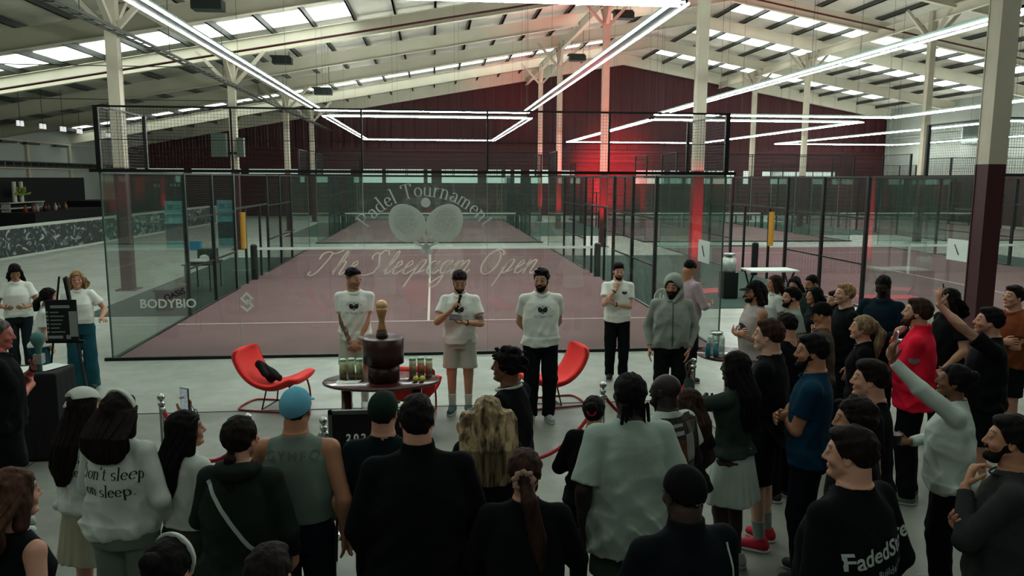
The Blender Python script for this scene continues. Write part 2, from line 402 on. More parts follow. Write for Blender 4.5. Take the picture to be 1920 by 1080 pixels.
for i, (cx, cy_, lab) in enumerate(COURTS):
    t = thing('court_enclosure', court_labels[lab], 'padel court', (cx, cy_, 0))
    far = cy_ > 10
    for k in range(5):
        for y in (0, 20):
            part('pe', 'glass_panel', lambda b: b.box((.006, -.006, .05), (1.994, .006, 2.98)), M_glass, t, (2*k, y, 0))
            o = part('me'+str(far), 'wire_mesh', lambda b: mesh_panel(b, 0, (0, 0), 2., 3.03, 3.98, .1 if far else .05, .008 if far else .0035), M_black, t, (2*k, y, 0))
            part('rim', 'mesh_frame', lambda b: [b.box((0, -.012, 3.97), (2, .012, 4.0)), b.box((-.015, -.015, 3.0), (.015, .015, 4.0)), b.box((0, -.01, 3.48), (2, .01, 3.49))], M_black, t, (2*k, y, 0))
    for x in (0, 2, 4, 6, 8, 10):
        for y in (0, 20):
            if x in (0, 10): part('edge', 'glass_edge', lambda b: b.box((-.011, -.011, .05), (.011, .011, 2.985)), mat('glass_edge_green', '3f5a4e', .3, spec=.5), t, (x, y, 0))
            else: part('joint', 'glass_joint', lambda b: b.box((-.003, -.007, .05), (.003, .007, 2.985)), mat('clear_seal', '7f968a', .4), t, (x, y, 0))
    for y in (0, 20):
        part('base', 'base_rail', lambda b: b.box((-.12, -.03, 0), (10.12, .03, .05)), M_black, t, (0, y, 0))
        part('top', 'top_rail', lambda b: b.box((-.14, -.05, 2.985), (10.16, .03, 3.035)), M_black, t, (0, y, 0))
    for x in (0, 10):
        for y in (0, 2, 16, 18):
            part('ps', 'glass_panel', lambda b: b.box((-.006, .006, .05), (.006, 1.994, 2.98)), M_glass, t, (x, y, 0))
        for y in (.0, 18.0):
            part('ms'+str(far), 'wire_mesh', lambda b: mesh_panel(b, 1, (0, 0), 2., 3.03, 3.98, .1 if far else .05, .008 if far else .0035), M_black, t, (x, y, 0))
            part('rims', 'mesh_frame', lambda b: [b.box((-.012, 0, 3.97), (.012, 2, 4.0)), b.box((-.03, 1.97, 3.0), (.03, 2.03, 4.0)), b.box((-.035, -.03, 3.0), (.035, .04, 4.0))], M_black, t, (x, y, 0))
        for y0, L0 in ((4, 2), (6, 2), (12, 2), (14, 2)):
            part('mp'+str(far), 'wire_mesh', lambda b: mesh_panel(b, 1, (0, 0), 2., .05, 2.95, .1 if far else .05, .008 if far else .003), M_black, t, (x, y0, 0))
        part('sbase', 'base_rail', lambda b: b.box((-.03, 0, 0), (.03, 8.2, .04)), M_black, t, (x, 0, 0))
        part('sbase', 'base_rail', None, M_black, t, (x, 11.8, 0))
        part('stop', 'top_rail', lambda b: b.box((-.02, 0, 2.96), (.02, 20, 3.0)), M_black, t, (x, 0, 0))
        for z in (1.0, 2.05):
            part('mid', 'middle_rail', lambda b: b.box((-.015, 4, -.02), (.015, 8, .02)), M_black, t, (x, 0, z))
            part('mid', 'middle_rail', None, M_black, t, (x, 8, z))
        for y in (4, 6, 8, 12, 14, 16):
            part('post', 'post', lambda b: b.box((-.035, -.045, 0), (.035, .045, 3.0)), M_black, t, (x, y, 0))
        for y in (9.1, 10.9):
            part('dpost', 'post', lambda b: b.box((-.03, -.03, 0), (.03, .03, 2.1)), M_black, t, (x, y, 0))
        part('lintel', 'door_lintel', lambda b: b.box((-.02, 8, 2.08), (.02, 12, 2.13)), M_black, t, (x, 0, 0))
    # net
    nt_ = thing('padel_net', {'front left': 'net with white top tape across the burgundy court behind the presenters', 'front right': 'net with white top tape on the right hand court',
        'back left': 'far net seen through the rackets on the glass', 'back middle': 'far net behind the right hand court', 'back right': 'small far net at the right'}[lab], 'net', (cx, cy_+10, 0))
    part('tape', 'top_tape', lambda b: b.box((0, -.02, .86), (10, .02, .93)), mat('white_tape', 'cfd8cf', .6), nt_)
    part('net'+str(far), 'net_mesh', lambda b: mesh_panel(b, 0, (.05, 0), 9.9, .02, .87, .09 if far else .045, .006 if far else .003), mat('net_cord', '151a18', .8), nt_)
    for x in (0.0, 10.0):
        part('pad', 'post_pad', lambda b: b.lathe([(.001, 0), (.1, .0), (.1, .98), (.06, 1.02), (.001, 1.02)], n=12), M_black, nt_, (x, 0, 0))
    part('strap', 'centre_strap', lambda b: b.box((4.97, -.022, 0), (5.03, .022, .88)), mat('white_tape'), nt_)
M_pad = mat('yellow_pad', 'b8862c', .6)
for x, y, lab in ((0.0, 8.85, 'yellow foam pad on the door post left of the main court'), (14.9, 8.95, 'yellow foam pad on the door post of the right hand court')):
    tag(MB().lathe([(.001, 1.0), (.075, 1.0), (.075, 1.98), (.001, 1.98)], c=(x, y, 0), n=14).build('post_pad_guard', M_pad), lab, 'safety pad')

# ---------------------------------------------------------------- suspended LED rectangles
def led_rect(x0, x1, y0, y1, z, label, tube=None):
    t = thing('led_light', label, 'ceiling light')
    segs = [((x0, y0), (x1, y0)), ((x1, y0), (x1, y1)), ((x1, y1), (x0, y1)), ((x0, y1), (x0, y0))]
    b = MB()
    for (a, c) in segs:
        if a[0] == c[0]: b.box((a[0]-.10, min(a[1], c[1])-.1, z), (a[0]+.10, max(a[1], c[1])+.1, z+.09))
        else: b.box((min(a[0], c[0])-.1, a[1]-.10, z+.001), (max(a[0], c[0])+.1, a[1]+.10, z+.091))
    hous = b.build('housing', mat('lamp_housing', '39453f', .4, .3), t)
    for (a, c) in segs:
        b = MB()
        for s in (-1, 1):
            if a[0] == c[0]: b.box((a[0]+s*.13-.0145, min(a[1], c[1])-.05, z-.012), (a[0]+s*.13+.0145, max(a[1], c[1])+.05, z+.02))
            else: b.box((min(a[0], c[0])-.05, a[1]+s*.13-.0145, z-.012), (max(a[0], c[0])+.05, a[1]+s*.13+.0145, z+.02))
        b.build('light_tube', tube or M_led, t)
    for (a, c) in segs:
        for f in (.02, .35, .65, .98):
            x, y = a[0]+(c[0]-a[0])*f, a[1]+(c[1]-a[1])*f
            MB().box((x-.004, y-.004, z+.09), (x+.004, y+.004, RZ(x)-.24)).build('suspension_wire', M_purlin, hous)
led_rect(.6, 8.95, -.5, 19.7, 5.6, 'white rectangle of LED tubes hanging over the main court')
led_rect(.45, 9.45, 22.6, 43.6, 5.6, 'far rectangle of LED tubes beyond the one over the main court')
led_rect(14.6, 25.1, -.8, 19.9, 5.6, 'big LED rectangle over the right hand court')
led_rect(15.1, 25.2, 22.6, 44.6, 5.6, 'LED rectangle hanging over the back middle court')
led_rect(.6, 8.9, -20.8, -13.6, 5.6, 'LED rectangle hanging over the spectators behind the camera', mat('led_tube_dimmed', (.9, 1, .97), .4, emit=(.9, 1.0, .95), power=14))  # fill light added out of view to brighten the foreground crowd
led_rect(31.2, 40.8, 20.8, 44.8, 5.6, 'LED rectangle at far right near the pale wall')
# ---------------------------------------------------------------- bodies and cloth as distance fields meshed on a rectilinear grid
class Field:
    def __init__(s, xs, ys, zs):
        s.ax = [np.asarray(a, np.float32) for a in (xs, ys, zs)]
        s.d = np.full([len(a) for a in s.ax], 9., np.float32)
    def sub(s, lo, hi):
        sl = []
        for a, l, h in zip(s.ax, lo, hi):
            i, j = np.searchsorted(a, l), np.searchsorted(a, h); sl.append(slice(i, j))
        X = s.ax[0][sl[0]][:, None, None]; Y = s.ax[1][sl[1]][None, :, None]; Z = s.ax[2][sl[2]][None, None, :]
        return tuple(sl), X, Y, Z
    def join(s, fn, lo, hi, k=.02, m=.04):
        sl, X, Y, Z = s.sub([v-m for v in lo], [v+m for v in hi])
        if 0 in s.d[sl].shape: return
        v = fn(X, Y, Z); a = s.d[sl]
        if k > 0:
            h = np.maximum(k-np.abs(a-v), 0)/k; s.d[sl] = np.minimum(a, v)-h*h*k*.25
        else: s.d[sl] = np.minimum(a, v)
    def carve(s, fn, lo, hi, k=.008, m=.03):
        """smooth subtraction of fn<0"""
        sl, X, Y, Z = s.sub([v-m for v in lo], [v+m for v in hi])
        if 0 in s.d[sl].shape: return
        v = -fn(X, Y, Z); a = s.d[sl]
        h = np.maximum(k-np.abs(a-v), 0)/k; s.d[sl] = np.maximum(a, v)+h*h*k*.25
    def cone(s, a, b, ra, rb, k=.02, flat=None, cap0=False, cap1=False):
        a = np.asarray(a, float); b = np.asarray(b, float); ab = b-a; L2 = max(float(ab@ab), 1e-9); L = L2**.5; R = max(ra, rb)
        def fn(X, Y, Z):
            px, py, pz = X-a[0], Y-a[1], Z-a[2]
            t0 = (px*ab[0]+py*ab[1]+pz*ab[2])/L2; t = np.clip(t0, 0, 1)
            qx, qy, qz = px-t*ab[0], py-t*ab[1], pz-t*ab[2]
            if flat is not None:
                n, f = flat; dn = (qx*n[0]+qy*n[1]+qz*n[2])*(1/f-1)
                qx, qy, qz = qx+dn*n[0], qy+dn*n[1], qz+dn*n[2]
            v = np.sqrt(qx*qx+qy*qy+qz*qz)-(ra+(rb-ra)*t)
            if flat is not None: v = v*(.5+.5*flat[1])
            if cap1: v = np.maximum(v, (t0-1)*L)
            if cap0: v = np.maximum(v, -t0*L)
            return v.astype(np.float32)
        s.join(fn, np.minimum(a, b)-R, np.maximum(a, b)+R, k)
    def ell(s, c, r, k=.02, M=None, carve=False):
        c = np.asarray(c, float); r = np.asarray(r, float); R = float(max(r))
        fn = ellf(c, r, M)
        (s.carve if carve else s.join)(fn, c-R, c+R, k)
def ellf(c, r, M=None):
    def fn(X, Y, Z):
        x, y, z = X-c[0], Y-c[1], Z-c[2]
        if M is not None: x, y, z = [M[0][i]*x+M[1][i]*y+M[2][i]*z for i in range(3)]
        x, y, z = x/r[0], y/r[1], z/r[2]
        k0 = np.sqrt(x*x+y*y+z*z)+1e-6; k1 = np.sqrt((x/r[0])**2+(y/r[1])**2+(z/r[2])**2)+1e-6
        return (k0*(k0-1)/k1).astype(np.float32)
    return fn

EDGES = [(a, b) for a in range(8) for b in range(a+1, 8) if bin(a ^ b).count('1') == 1]
def nets(F):
    d = F.d; xs, ys, zs = F.ax
    for i in (0, -1): d[i] = np.maximum(d[i], .01); d[:, i] = np.maximum(d[:, i], .01); d[:, :, i] = np.maximum(d[:, :, i], .01)
    s = d < 0
    c = s[:-1, :-1, :-1].astype(np.int8)
    for o in range(1, 8):
        i, j, k = o & 1, (o >> 1) & 1, (o >> 2) & 1
        c = c+s[i:s.shape[0]-1+i, j:s.shape[1]-1+j, k:s.shape[2]-1+k]
    act = (c > 0) & (c < 8); I = np.argwhere(act)
    if len(I) == 0: return np.zeros((0, 3)), np.zeros((0, 4), int)
    idx = np.full(act.shape, -1, np.int32); idx[act] = np.arange(len(I))
    D = np.stack([d[I[:, 0]+(o & 1), I[:, 1]+((o >> 1) & 1), I[:, 2]+((o >> 2) & 1)] for o in range(8)], 1)
    P0 = np.stack([xs[I[:, 0]], ys[I[:, 1]], zs[I[:, 2]]], 1); P1 = np.stack([xs[I[:, 0]+1], ys[I[:, 1]+1], zs[I[:, 2]+1]], 1)
    acc = np.zeros((len(I), 3)); cnt = np.zeros((len(I), 1))
    for a, b in EDGES:
        da, db = D[:, a], D[:, b]; m = (da < 0) != (db < 0)
        t = np.where(m, da/np.where(m, da-db, 1), 0)
        p = np.zeros((len(I), 3))
        for ax in range(3):
            ba, bb = (a >> ax) & 1, (b >> ax) & 1
            u = ba+(bb-ba)*t; p[:, ax] = u
        acc += p*m[:, None]; cnt += m[:, None]
    v = P0+(P1-P0)*(acc/np.maximum(cnt, 1))
    Q = []
    for ax in range(3):
        o1, o2 = (ax+1) % 3, (ax+2) % 3
        sh = list(s.shape); A = [slice(None)]*3; B = [slice(None)]*3
        A[ax] = slice(0, -1); B[ax] = slice(1, None)
        e = s[tuple(A)] != s[tuple(B)]
        J = np.argwhere(e); J = J[(J[:, o1] > 0) & (J[:, o2] > 0) & (J[:, o1] < sh[o1]-1) & (J[:, o2] < sh[o2]-1)]
        ins = s[J[:, 0], J[:, 1], J[:, 2]]
        def cell(a, b):
            K = J.copy(); K[:, o1] -= a; K[:, o2] -= b; return idx[K[:, 0], K[:, 1], K[:, 2]]
        q = np.stack([cell(1, 1), cell(0, 1), cell(0, 0), cell(1, 0)], 1)
        q[~ins] = q[~ins][:, ::-1]; Q.append(q)
    return v, np.concatenate(Q)
def field_mesh(name, F, m, parent=None, tint=None):
    v, q = nets(F)
    me = bpy.data.meshes.new(name)
    if len(v):
        me.vertices.add(len(v)); me.vertices.foreach_set('co', v.astype(np.float32).ravel())
        me.loops.add(len(q)*4); me.loops.foreach_set('vertex_index', q.astype(np.int32).ravel())
        me.polygons.add(len(q)); me.polygons.foreach_set('loop_start', np.arange(0, len(q)*4, 4, dtype=np.int32))
        me.polygons.foreach_set('use_smooth', np.ones(len(q), bool))
        me.update(calc_edges=True)
        if tint is not None:
            col = np.ones((len(v), 4), np.float32); col[:, :3] = tint(v)
            a = me.color_attributes.new('tint', 'FLOAT_COLOR', 'POINT'); a.data.foreach_set('color', col.ravel())
    me.materials.append(m)
    return link(name, me, parent)
def axis(lo, hi, step, fine=()):
    """coordinates from lo to hi; fine = [(a, b, step)] intervals with closer spacing"""
    out = [lo]; x = lo
    while x < hi:
        st = step
        for a, b, f in fine:
            if a-1e-6 <= x < b: st = f
            elif x < a < x+st: st = max(a-x, f*.5)
        x += st; out.append(x)
    return np.array(out)
def rotM(yaw, pitch, roll=0):
    """columns = head axes (right, forward, up) in body space; yaw to the left is positive, pitch up positive"""
    M = Matrix.Rotation(yaw, 3, 'Z') @ Matrix.Rotation(pitch, 3, 'X') @ Matrix.Rotation(roll, 3, 'Y')
    return np.array(M)
rngs = np.random.RandomState(7)

# trunk outline: z (fraction of height), half width, half depth, centre y
TR_M = np.array([(.47, .088, .060, -.004), (.52, .094, .066, -.006), (.565, .089, .060, .000), (.62, .083, .056, .004), (.68, .090, .060, .004), (.735, .097, .066, .002), (.775, .094, .061, -.002), (.80, .074, .052, -.006), (.822, .050, .042, -.008), (.845, .034, .034, -.01)])
TR_F = np.array([(.47, .090, .064, -.006), (.52, .096, .070, -.010), (.565, .085, .060, .000), (.62, .070, .050, .004), (.68, .076, .056, .006), (.72, .083, .066, .008), (.77, .082, .056, -.002), (.797, .064, .046, -.006), (.82, .042, .038, -.008), (.842, .029, .029, -.01)])
def torso_fn(T, H, grow, zlo, zhi, lean=0, sway=0, fold=None, z_in=None):
    """grow(z/H) -> extra half width in metres"""
    def fn(X, Y, Z):
        z = np.asarray(Z).ravel()/H
        g = np.array([grow(t) for t in z])
        a = np.interp(z, T[:, 0], T[:, 1])*H+g; b = np.interp(z, T[:, 0], T[:, 2])*H+g*.9; c = np.interp(z, T[:, 0], T[:, 3])*H
        c = c+lean*np.maximum(z-.5, 0)*H; sx = sway*np.maximum(z-.5, 0)*H
        a, b, c, sx = [t[None, None, :].astype(np.float32) for t in (a, b, c, sx)]
        x = np.abs((X-sx)/a); y = np.abs((Y-c)/b); p = 2.35
        r = (x**p+y**p)**(1/p); v = (r-1)*np.minimum(a, b)*.92
        v = np.maximum(v, zlo*H-Z); v = np.maximum(v, Z-zhi*H)
        if fold is not None: v = v+fold(X, Y, Z)
        return v.astype(np.float32)
    return fn
def folds(seed, amp, z0, z1, H):
    r = np.random.RandomState(seed); W = []
    for i in range(5):
        w = r.uniform(-1, 1, 3)*[22, 22, 16]; W.append((w, r.uniform(0, 6.28)))
    def f(X, Y, Z):
        t = 0
        for w, ph in W: t = t+np.abs(np.sin(X*w[0]+Y*w[1]+Z*w[2]+ph+1.2*np.sin(Z*9+X*7+ph)))
        m = np.clip((z1*H-Z)/((z1-z0)*H+1e-6), .12, 1)
        return (t/5-.62)*amp*np.maximum(m, .22)*3.8
    return f
SKIN = {'light': 'b98a72', 'fair': 'c49a84', 'tan': 'a5765a', 'olive': 'b58a6e', 'brown': '6b452f', 'dark': '3a2a22', 'deep': '251a17', 'red': 'b5695a'}
HAIRC = {'black': '0e0c0c', 'dark': '17110e', 'brown': '33231a', 'auburn': '35201a', 'blonde': '9c8461', 'darkblonde': '6e5638', 'grey': '555250', 'ginger': '8a5e3e'}
def cloth(hexc, kind='cloth'):
    n = kind+'_'+hexc
    if kind == 'knit': return mat(n, hexc, .95, bump=.5, scale=170, var=.12, vscale=6, spec=.15)
    if kind == 'denim': return mat(n, hexc, .9, bump=.3, scale=120, var=.25, vscale=5, spec=.15)
    return mat(n, hexc, .95, bump=.12, scale=70, var=.08, vscale=6, spec=.08)
def hair_mat(c):
    hexc = HAIRC.get(c, c)
    if c == 'balayage':      # dark roots and blonde lengths in broken strands
        if 'balayage' in MATS: return MATS['balayage']
        m = mat('balayage', '8f7a56', .7, bump=1.0, scale=60, spec=.15, noise_w=(1, 1, .12)); nt = m.node_tree; N = nt.nodes; L = nt.links
        tc = N.new('ShaderNodeTexCoord'); mp = N.new('ShaderNodeMapping'); mp.inputs['Scale'].default_value = (1, 1, .07); L.new(tc.outputs['Object'], mp.inputs[0])
        no = N.new('ShaderNodeTexNoise'); no.inputs['Scale'].default_value = 26; no.inputs['Detail'].default_value = 3; L.new(mp.outputs[0], no.inputs['Vector'])
        r = N.new('ShaderNodeValToRGB'); e = r.color_ramp.elements; e[0].position = .36; e[0].color = lin('3a2e22'); e[1].position = .62; e[1].color = lin('a08c68'); L.new(no.outputs['Fac'], r.inputs[0])
        L.new(r.outputs[0], N['Principled BSDF'].inputs['Base Color']); return m
    m = mat('hair_'+hexc, hexc, .8, bump=1.0, scale=60, var=.6, vscale=45, spec=.12, noise_w=(1, 1, .12))
    return m
M_skin = mat('skin', attr=True, rough=.6, spec=.3, var=.05, vscale=14)
def hx(c): return np.array(lin(c)[:3])

def ik(S, W, l1, l2, pole):
    S, W, pole = map(np.array, (S, W, pole)); d = W-S; L = np.linalg.norm(d); Lm = (l1+l2)*.995
    if L > Lm: W = S+d/L*Lm; d = W-S; L = Lm
    u = d/L; p = pole-u*(pole@u); p = p/(np.linalg.norm(p)+1e-9)
    a = (l1*l1-l2*l2+L*L)/(2*L); h = math.sqrt(max(l1*l1-a*a, 0)); return S+u*a+p*h, W
def unit(v): v = np.array(v, float); return v/(np.linalg.norm(v)+1e-9)

# arm poses, in fractions of height for a person facing +y: wrist, elbow pole, hand direction, palm normal, curl
POSES = {
 'down': ((.135, .015, .50), (.6, -1, 0), (0, .12, -1), (-1, .1, 0), .35),
 'down_fwd': ((.120, .07, .52), (.6, -1, 0), (-.1, .4, -1), (-1, .2, 0), .4),
 'cross_over': ((-.055, .118, .665), (.9, -.25, -.9), (-1, -.05, .15), (0, -1, 0), .25),
 'cross_under': ((-.045, .100, .645), (.9, -.2, -.9), (-1, -.1, .2), (0, -1, 0), .4),
 'clasp': ((.032, .085, .50), (.9, -.5, .1), (-.7, .15, -.6), (-.5, -.8, 0), .5),
 'behind': ((.035, -.095, .525), (1, -.2, .1), (-.9, -.1, -.4), (0, 1, 0), .5),
 'chin': ((.035, .105, .775), (.6, .1, -1), (-.35, -.25, .9), (-.2, -1, 0), 1.1),
 'support': ((-.04, .105, .655), (.9, -.2, -.8), (-.8, .3, .4), (0, -.6, .8), .8),
 'mic': ((.045, .135, .745), (.8, -.1, -1), (-.45, .3, .8), (-1, 0, .2), 1.5),
 'card': ((.045, .155, .665), (.8, -.2, -1), (-.9, .45, .15), (0, .2, 1), .9),
 'pocket': ((.112, .035, .50), (1, -.8, .1), (-.25, .25, -1), (-1, 0, 0), .3),
 'phone_face': ((.055, .20, .845), (.8, -.1, -1), (0, .2, 1), (-.4, -1, 0), .9),
 'phone_left': ((.19, .16, .90), (.8, -.1, -1), (0, .2, 1), (-.4, -1, 0), .9),
 'phone_high': ((.09, .24, 1.0), (1, .2, -.6), (0, .1, 1), (-.5, -1, 0), .9),
 'front_hold': ((.07, .15, .62), (.8, -.4, -.8), (-.5, .8, .1), (-.6, 0, .7), .7),
 'knee': ((.06, .20, .44), (.8, -.3, .2), (0, .7, -.7), (0, -.3, -1), .4),
 'hips_back': ((.095, -.03, .56), (1, -.9, 0), (-.6, .2, -.6), (-.6, 0, -.5), .6),
 'chest': ((.0, .12, .74), (.8, .1, -1), (-.8, .1, .5), (-.3, -1, 0), .9),
}

def person(P):
    """P: dict(pos, face (heading degrees, 0 = looking along +Y), H, sex ...). Returns the root; body is one continuous mesh."""
    H = P['H']; fem = P.get('sex', 'm') == 'f'; T = TR_F if fem else TR_M
    bw = P.get('build', 1.0); T = T.copy(); T[:, 1] *= bw; T[:, 2] *= bw*P.get('deep', 1.0)
    lean = P.get('lean', 0); sway = P.get('sway', 0)
    px = P.get('px', 3.5)/1000.     # metres per photo pixel at this distance
    hres = min(max(px*1.1, .0032), .006); bres = .0085 if P.get('near') else .01
    root = thing('person', P['label'], 'person', P['pos'], math.radians(-P['face']), P.get('group'))
    seed = P.get('seed', int(abs(P['pos'][0]*131+P['pos'][1]*57)) % 9999)
    # joints
    shz = .792*H; shx = (.088 if fem else .101)*H*bw; ly = lean*.3*H; lx = sway*.3*H
    Sh = {1: np.array((shx+lx, -.006*H+ly, shz)), -1: np.array((-shx+lx, -.006*H+ly, shz))}
    st = P.get('stance', .055)*H; kb = P.get('knee', .01)
    legs = {}
    for s in (1, -1):
        off = P.get('foot_'+('r' if s > 0 else 'l'), (0, 0)); 
        hip = np.array((s*.052*H*bw, 0, .51*H)); ank = np.array((s*st+off[0]*H, off[1]*H-.01*H, .045*H))
        kn = (hip+ank)/2+np.array((s*.004*H, kb*H+.012*H, .01*H)); legs[s] = (hip, kn, ank)
    arms = {}
    for s, key in ((1, 'r'), (-1, 'l')):
        pz = P.get('arm_'+key, 'down'); w, pole, hd, hn, curl = POSES[pz] if isinstance(pz, str) else pz
        m = np.array((s, 1, 1)); w = np.array(w)*m*H
        if w[2] > .6*H: w = w+np.array((lx, ly, 0))*.8
        w = w+np.array((s*(bw-1)*.1*H, 0, 0))*(1 if abs(w[0]) > .09*H else 0)
        E_, W_ = ik(Sh[s], w, .168*H, .148*H, np.array(pole)*m)
        arms[s] = (Sh[s], E_, W_, unit(np.array(hd)*m), unit(np.array(hn)*m), curl)
    # head
    hs = P.get('head', .97)
    hc = np.array((lx*1.15+P.get('hx', 0)*H, ly*1.25+.012*H+P.get('hy', 0)*H, (.924 if fem else .925)*H+P.get('hz', 0)*H))
    M = rotM(math.radians(P.get('yaw', 0)), math.radians(P.get('pitch', 0)), math.radians(P.get('tilt', 0)))
    R_ = H*hs
    def hp(x, y, z): return hc+M@(np.array((x, y, z))*R_)
    # ------------------------------------------------ body
    pts = np.array([hc, *[q for a in arms.values() for q in (a[1], a[2], a[2]+a[3]*.11*H)], *[q for l in legs.values() for q in l]])
    lo = pts.min(0)-.13*H*.5-.02; hi = pts.max(0)+.07*H; hi[2] = max(hc[2]+.075*H, hi[2]); lo[2] = .012
    lo[0] = min(lo[0], -.13*H*bw); hi[0] = max(hi[0], .13*H*bw); lo[1] = min(lo[1], -.1*H); hi[1] = max(hi[1], .12*H)
    fx = [(hc[0]-.065*H, hc[0]+.065*H, hres)]; fy = [(hc[1]-.08*H, hc[1]+.09*H, hres)]; fz = [(hc[2]-.085*H, hc[2]+.07*H, hres)]
    for s in (1, -1):
        w, u = arms[s][2], arms[s][3]
        c = w+u*.055*H
        if not (P.get('hide_hands')): 
            for i, f in enumerate((fx, fy, fz)): f.append((c[i]-.05*H, c[i]+.05*H, .0058))
    F = Field(axis(lo[0], hi[0], bres*1.3, fx), axis(lo[1], hi[1], bres*1.3, fy), axis(lo[2], hi[2], bres*1.3, fz))
    F.join(torso_fn(T, H, lambda z: 0, .48, .85, lean, sway), (-.13*H*bw+min(lx, 0), -.1*H+min(ly, 0), .47*H), (.13*H*bw+max(lx, 0), .1*H+max(ly, 0), .86*H), .02)
    lf = 1.0*(bw*.5+.5)
    for s in (1, -1):
        hip, kn, ank = legs[s]
        F.cone(hip, kn, .052*H*lf, .034*H, .03); F.cone(kn, ank, .033*H, .021*H, .02)
        F.cone(kn+(ank-kn)*.12+np.array((0, -.008*H, 0)), kn+(ank-kn)*.45+np.array((0, -.008*H, 0)), .028*H, .024*H, .02)
        F.cone(ank+np.array((0, -.008*H, -.016*H)), ank+np.array((0, .065*H, -.028*H)), .015*H, .010*H, .012)
        S, E_, W_, u, n, curl = arms[s]; ar = P.get('armw', 1.0)*(.88 if fem else 1.0)
        F.cone(np.array((s*.038*H, -.008*H+ly, .814*H)), S, .022*H, .0270*H*ar, .03)
        F.cone(S, E_, .0285*H*ar, .0215*H*ar, .02); F.cone(E_, W_, .0225*H*ar, .0145*H*ar, .012)
        F.cone(E_+(W_-E_)*.12, E_+(W_-E_)*.4, .0235*H*ar, .021*H*ar, .02)
        # hand: flattened palm, four fingers of unequal length, thumb from the side of the palm
        n = unit(n-u*(n@u)); sd = np.cross(u, n)*s; h = .104*H*(.94 if fem else 1)
        F.cone(W_+u*.02*h, W_+u*.46*h, .0165*H, .022*H, .008, flat=(n, .48))
        for fi, (off, ln, sp) in enumerate(((-.165, .42, -.10), (-.055, .47, -.03), (.055, .44, .04), (.16, .34, .12))):
            base = W_+u*.47*h-sd*off*h*1.0; dr = unit(u-sd*sp*.7); r = (.0053-.0005*(fi == 3))*H; p = base; ang = curl*.35
            for sg in (.42, .33, .25):
                q = p+(dr*math.cos(ang)+n*math.sin(ang))*ln*h*sg*1.05
                F.cone(p, q, r, r*.92, .003); p = q; r *= .92; ang += curl*.55
        tb = W_+u*.14*h+sd*.13*h+n*.03*h; td = unit(u*.75+sd*.65+n*.45)
        tm = tb+td*.24*h; te = tm+unit(u*.9+sd*.15+n*(.3+.3*curl))*.22*h
        F.cone(tb, tm, .0075*H, .0060*H, .006); F.cone(tm, te, .0060*H, .0050*H, .003)
    # neck and head
    nr = .0295*H if fem else .0375*H
    F.cone((lx, -.012*H+ly, .80*H), hp(0, -.014, -.045), nr*1.08, nr, .025)
    def E(c, r, k=.01, carve=False): F.ell(hp(*c), np.array(r)*R_, k*H, M, carve)
    E((0, -.012, .010), (.0415, .0545, .0475)); E((0, .014, -.012), (.0375, .040, .050), .012)
    F.cone(hp(0, .018, -.040), hp(0, .031, -.060), .0275*R_, .0165*R_, .012*H)
    F.cone(hp(.024, .005, -.035), hp(.010, .030, -.060), .016*R_, .012*R_, .01*H); F.cone(hp(-.024, .005, -.035), hp(-.010, .030, -.060), .016*R_, .012*R_, .01*H)
    E((0, .0405, .006), (.029, .0095, .0075), .008)
    for s in (1, -1):
        E((s*.0175, .0575, -.0065), (.0115, .0095, .0075), .006, True)
        E((s*.0175, .0475, -.0065), (.0085, .0065, .0060), .002)
        E((s*.025, .033, -.024), (.011, .011, .010), .012)
        if P.get('ears', True):
            E((s*.0445, -.004, -.012), (.0045, .0105, .0165), .003); E((s*.048, .0, -.012), (.003, .005, .009), .003, True)
    F.cone(hp(0, .051, -.004), hp(0, .0600, -.0240), .0044*R_, .0064*R_, .006*H); E((.0065, .0540, -.0265), (.0048, .0055, .004), .003); E((-.0065, .0540, -.0265), (.0048, .0055, .004), .003)
    E((0, .0480, -.0415), (.0125, .0060, .0032), .003); E((0, .0475, -.0475), (.0110, .0060, .0038), .003); E((0, .0545, -.0443), (.013, .003, .0008), .002, True)
    E((0, .046, -.064), (.011, .008, .008), .006)
    skin = hx(SKIN[P.get('skin', 'light')]); tat = P.get('tattoo'); hcol = hx(HAIRC.get(P.get('hairc', 'dark'), '17110e'))*1.6
    lipc = skin*np.array((.80, .60, .58))
    def tint(v):
        c = np.tile(skin, (len(v), 1)); q = (v-hc)@M/R_; x, y, z = q.T; ax_ = np.abs(x)
        f = y > .035
        nz = (((ax_/.0115)**2+((z+.0445)/.0070)**2) < 1) & f; c[nz] = lipc
        br = (np.abs(z-.009-(.004*np.sin(ax_*90))) < .0034) & (ax_ > .007) & (ax_ < .031) & f; c[br] = c[br]*.25+hcol*.75
        ey = (((ax_-.0175)/.0082)**2+((z+.0065)/.0031)**2 < 1) & f; c[ey] = (.27, .25, .235)
        ir = (((ax_-.0175)/.0042)**2+((z+.0065)/.0042)**2 < 1) & f; c[ir] = (.02, .013, .01)
        lid = (np.abs(z+.0030) < .0016) & (ax_ > .009) & (ax_ < .027) & f; c[lid] = skin*.25
        ck = np.exp(-(((ax_-.027)/.012)**2+((z+.028)/.012)**2))*f; c = c*(1-ck[:, None]*np.array((0, .14, .12)))
        if P.get('stubble'):
            sb = (z < -.026) & (z > -.075) & (y > -.01) & ~nz; c[sb] = c[sb]*(1-P['stubble'])+hcol*P['stubble']
        if P.get('fade'):
            sb = (z > -.02+.035*np.clip((y+.02)/.05, 0, 1)) & (y < .035) & (ax_ < .06); c[sb] = c[sb]*(1-P['fade'])+hcol*P['fade']
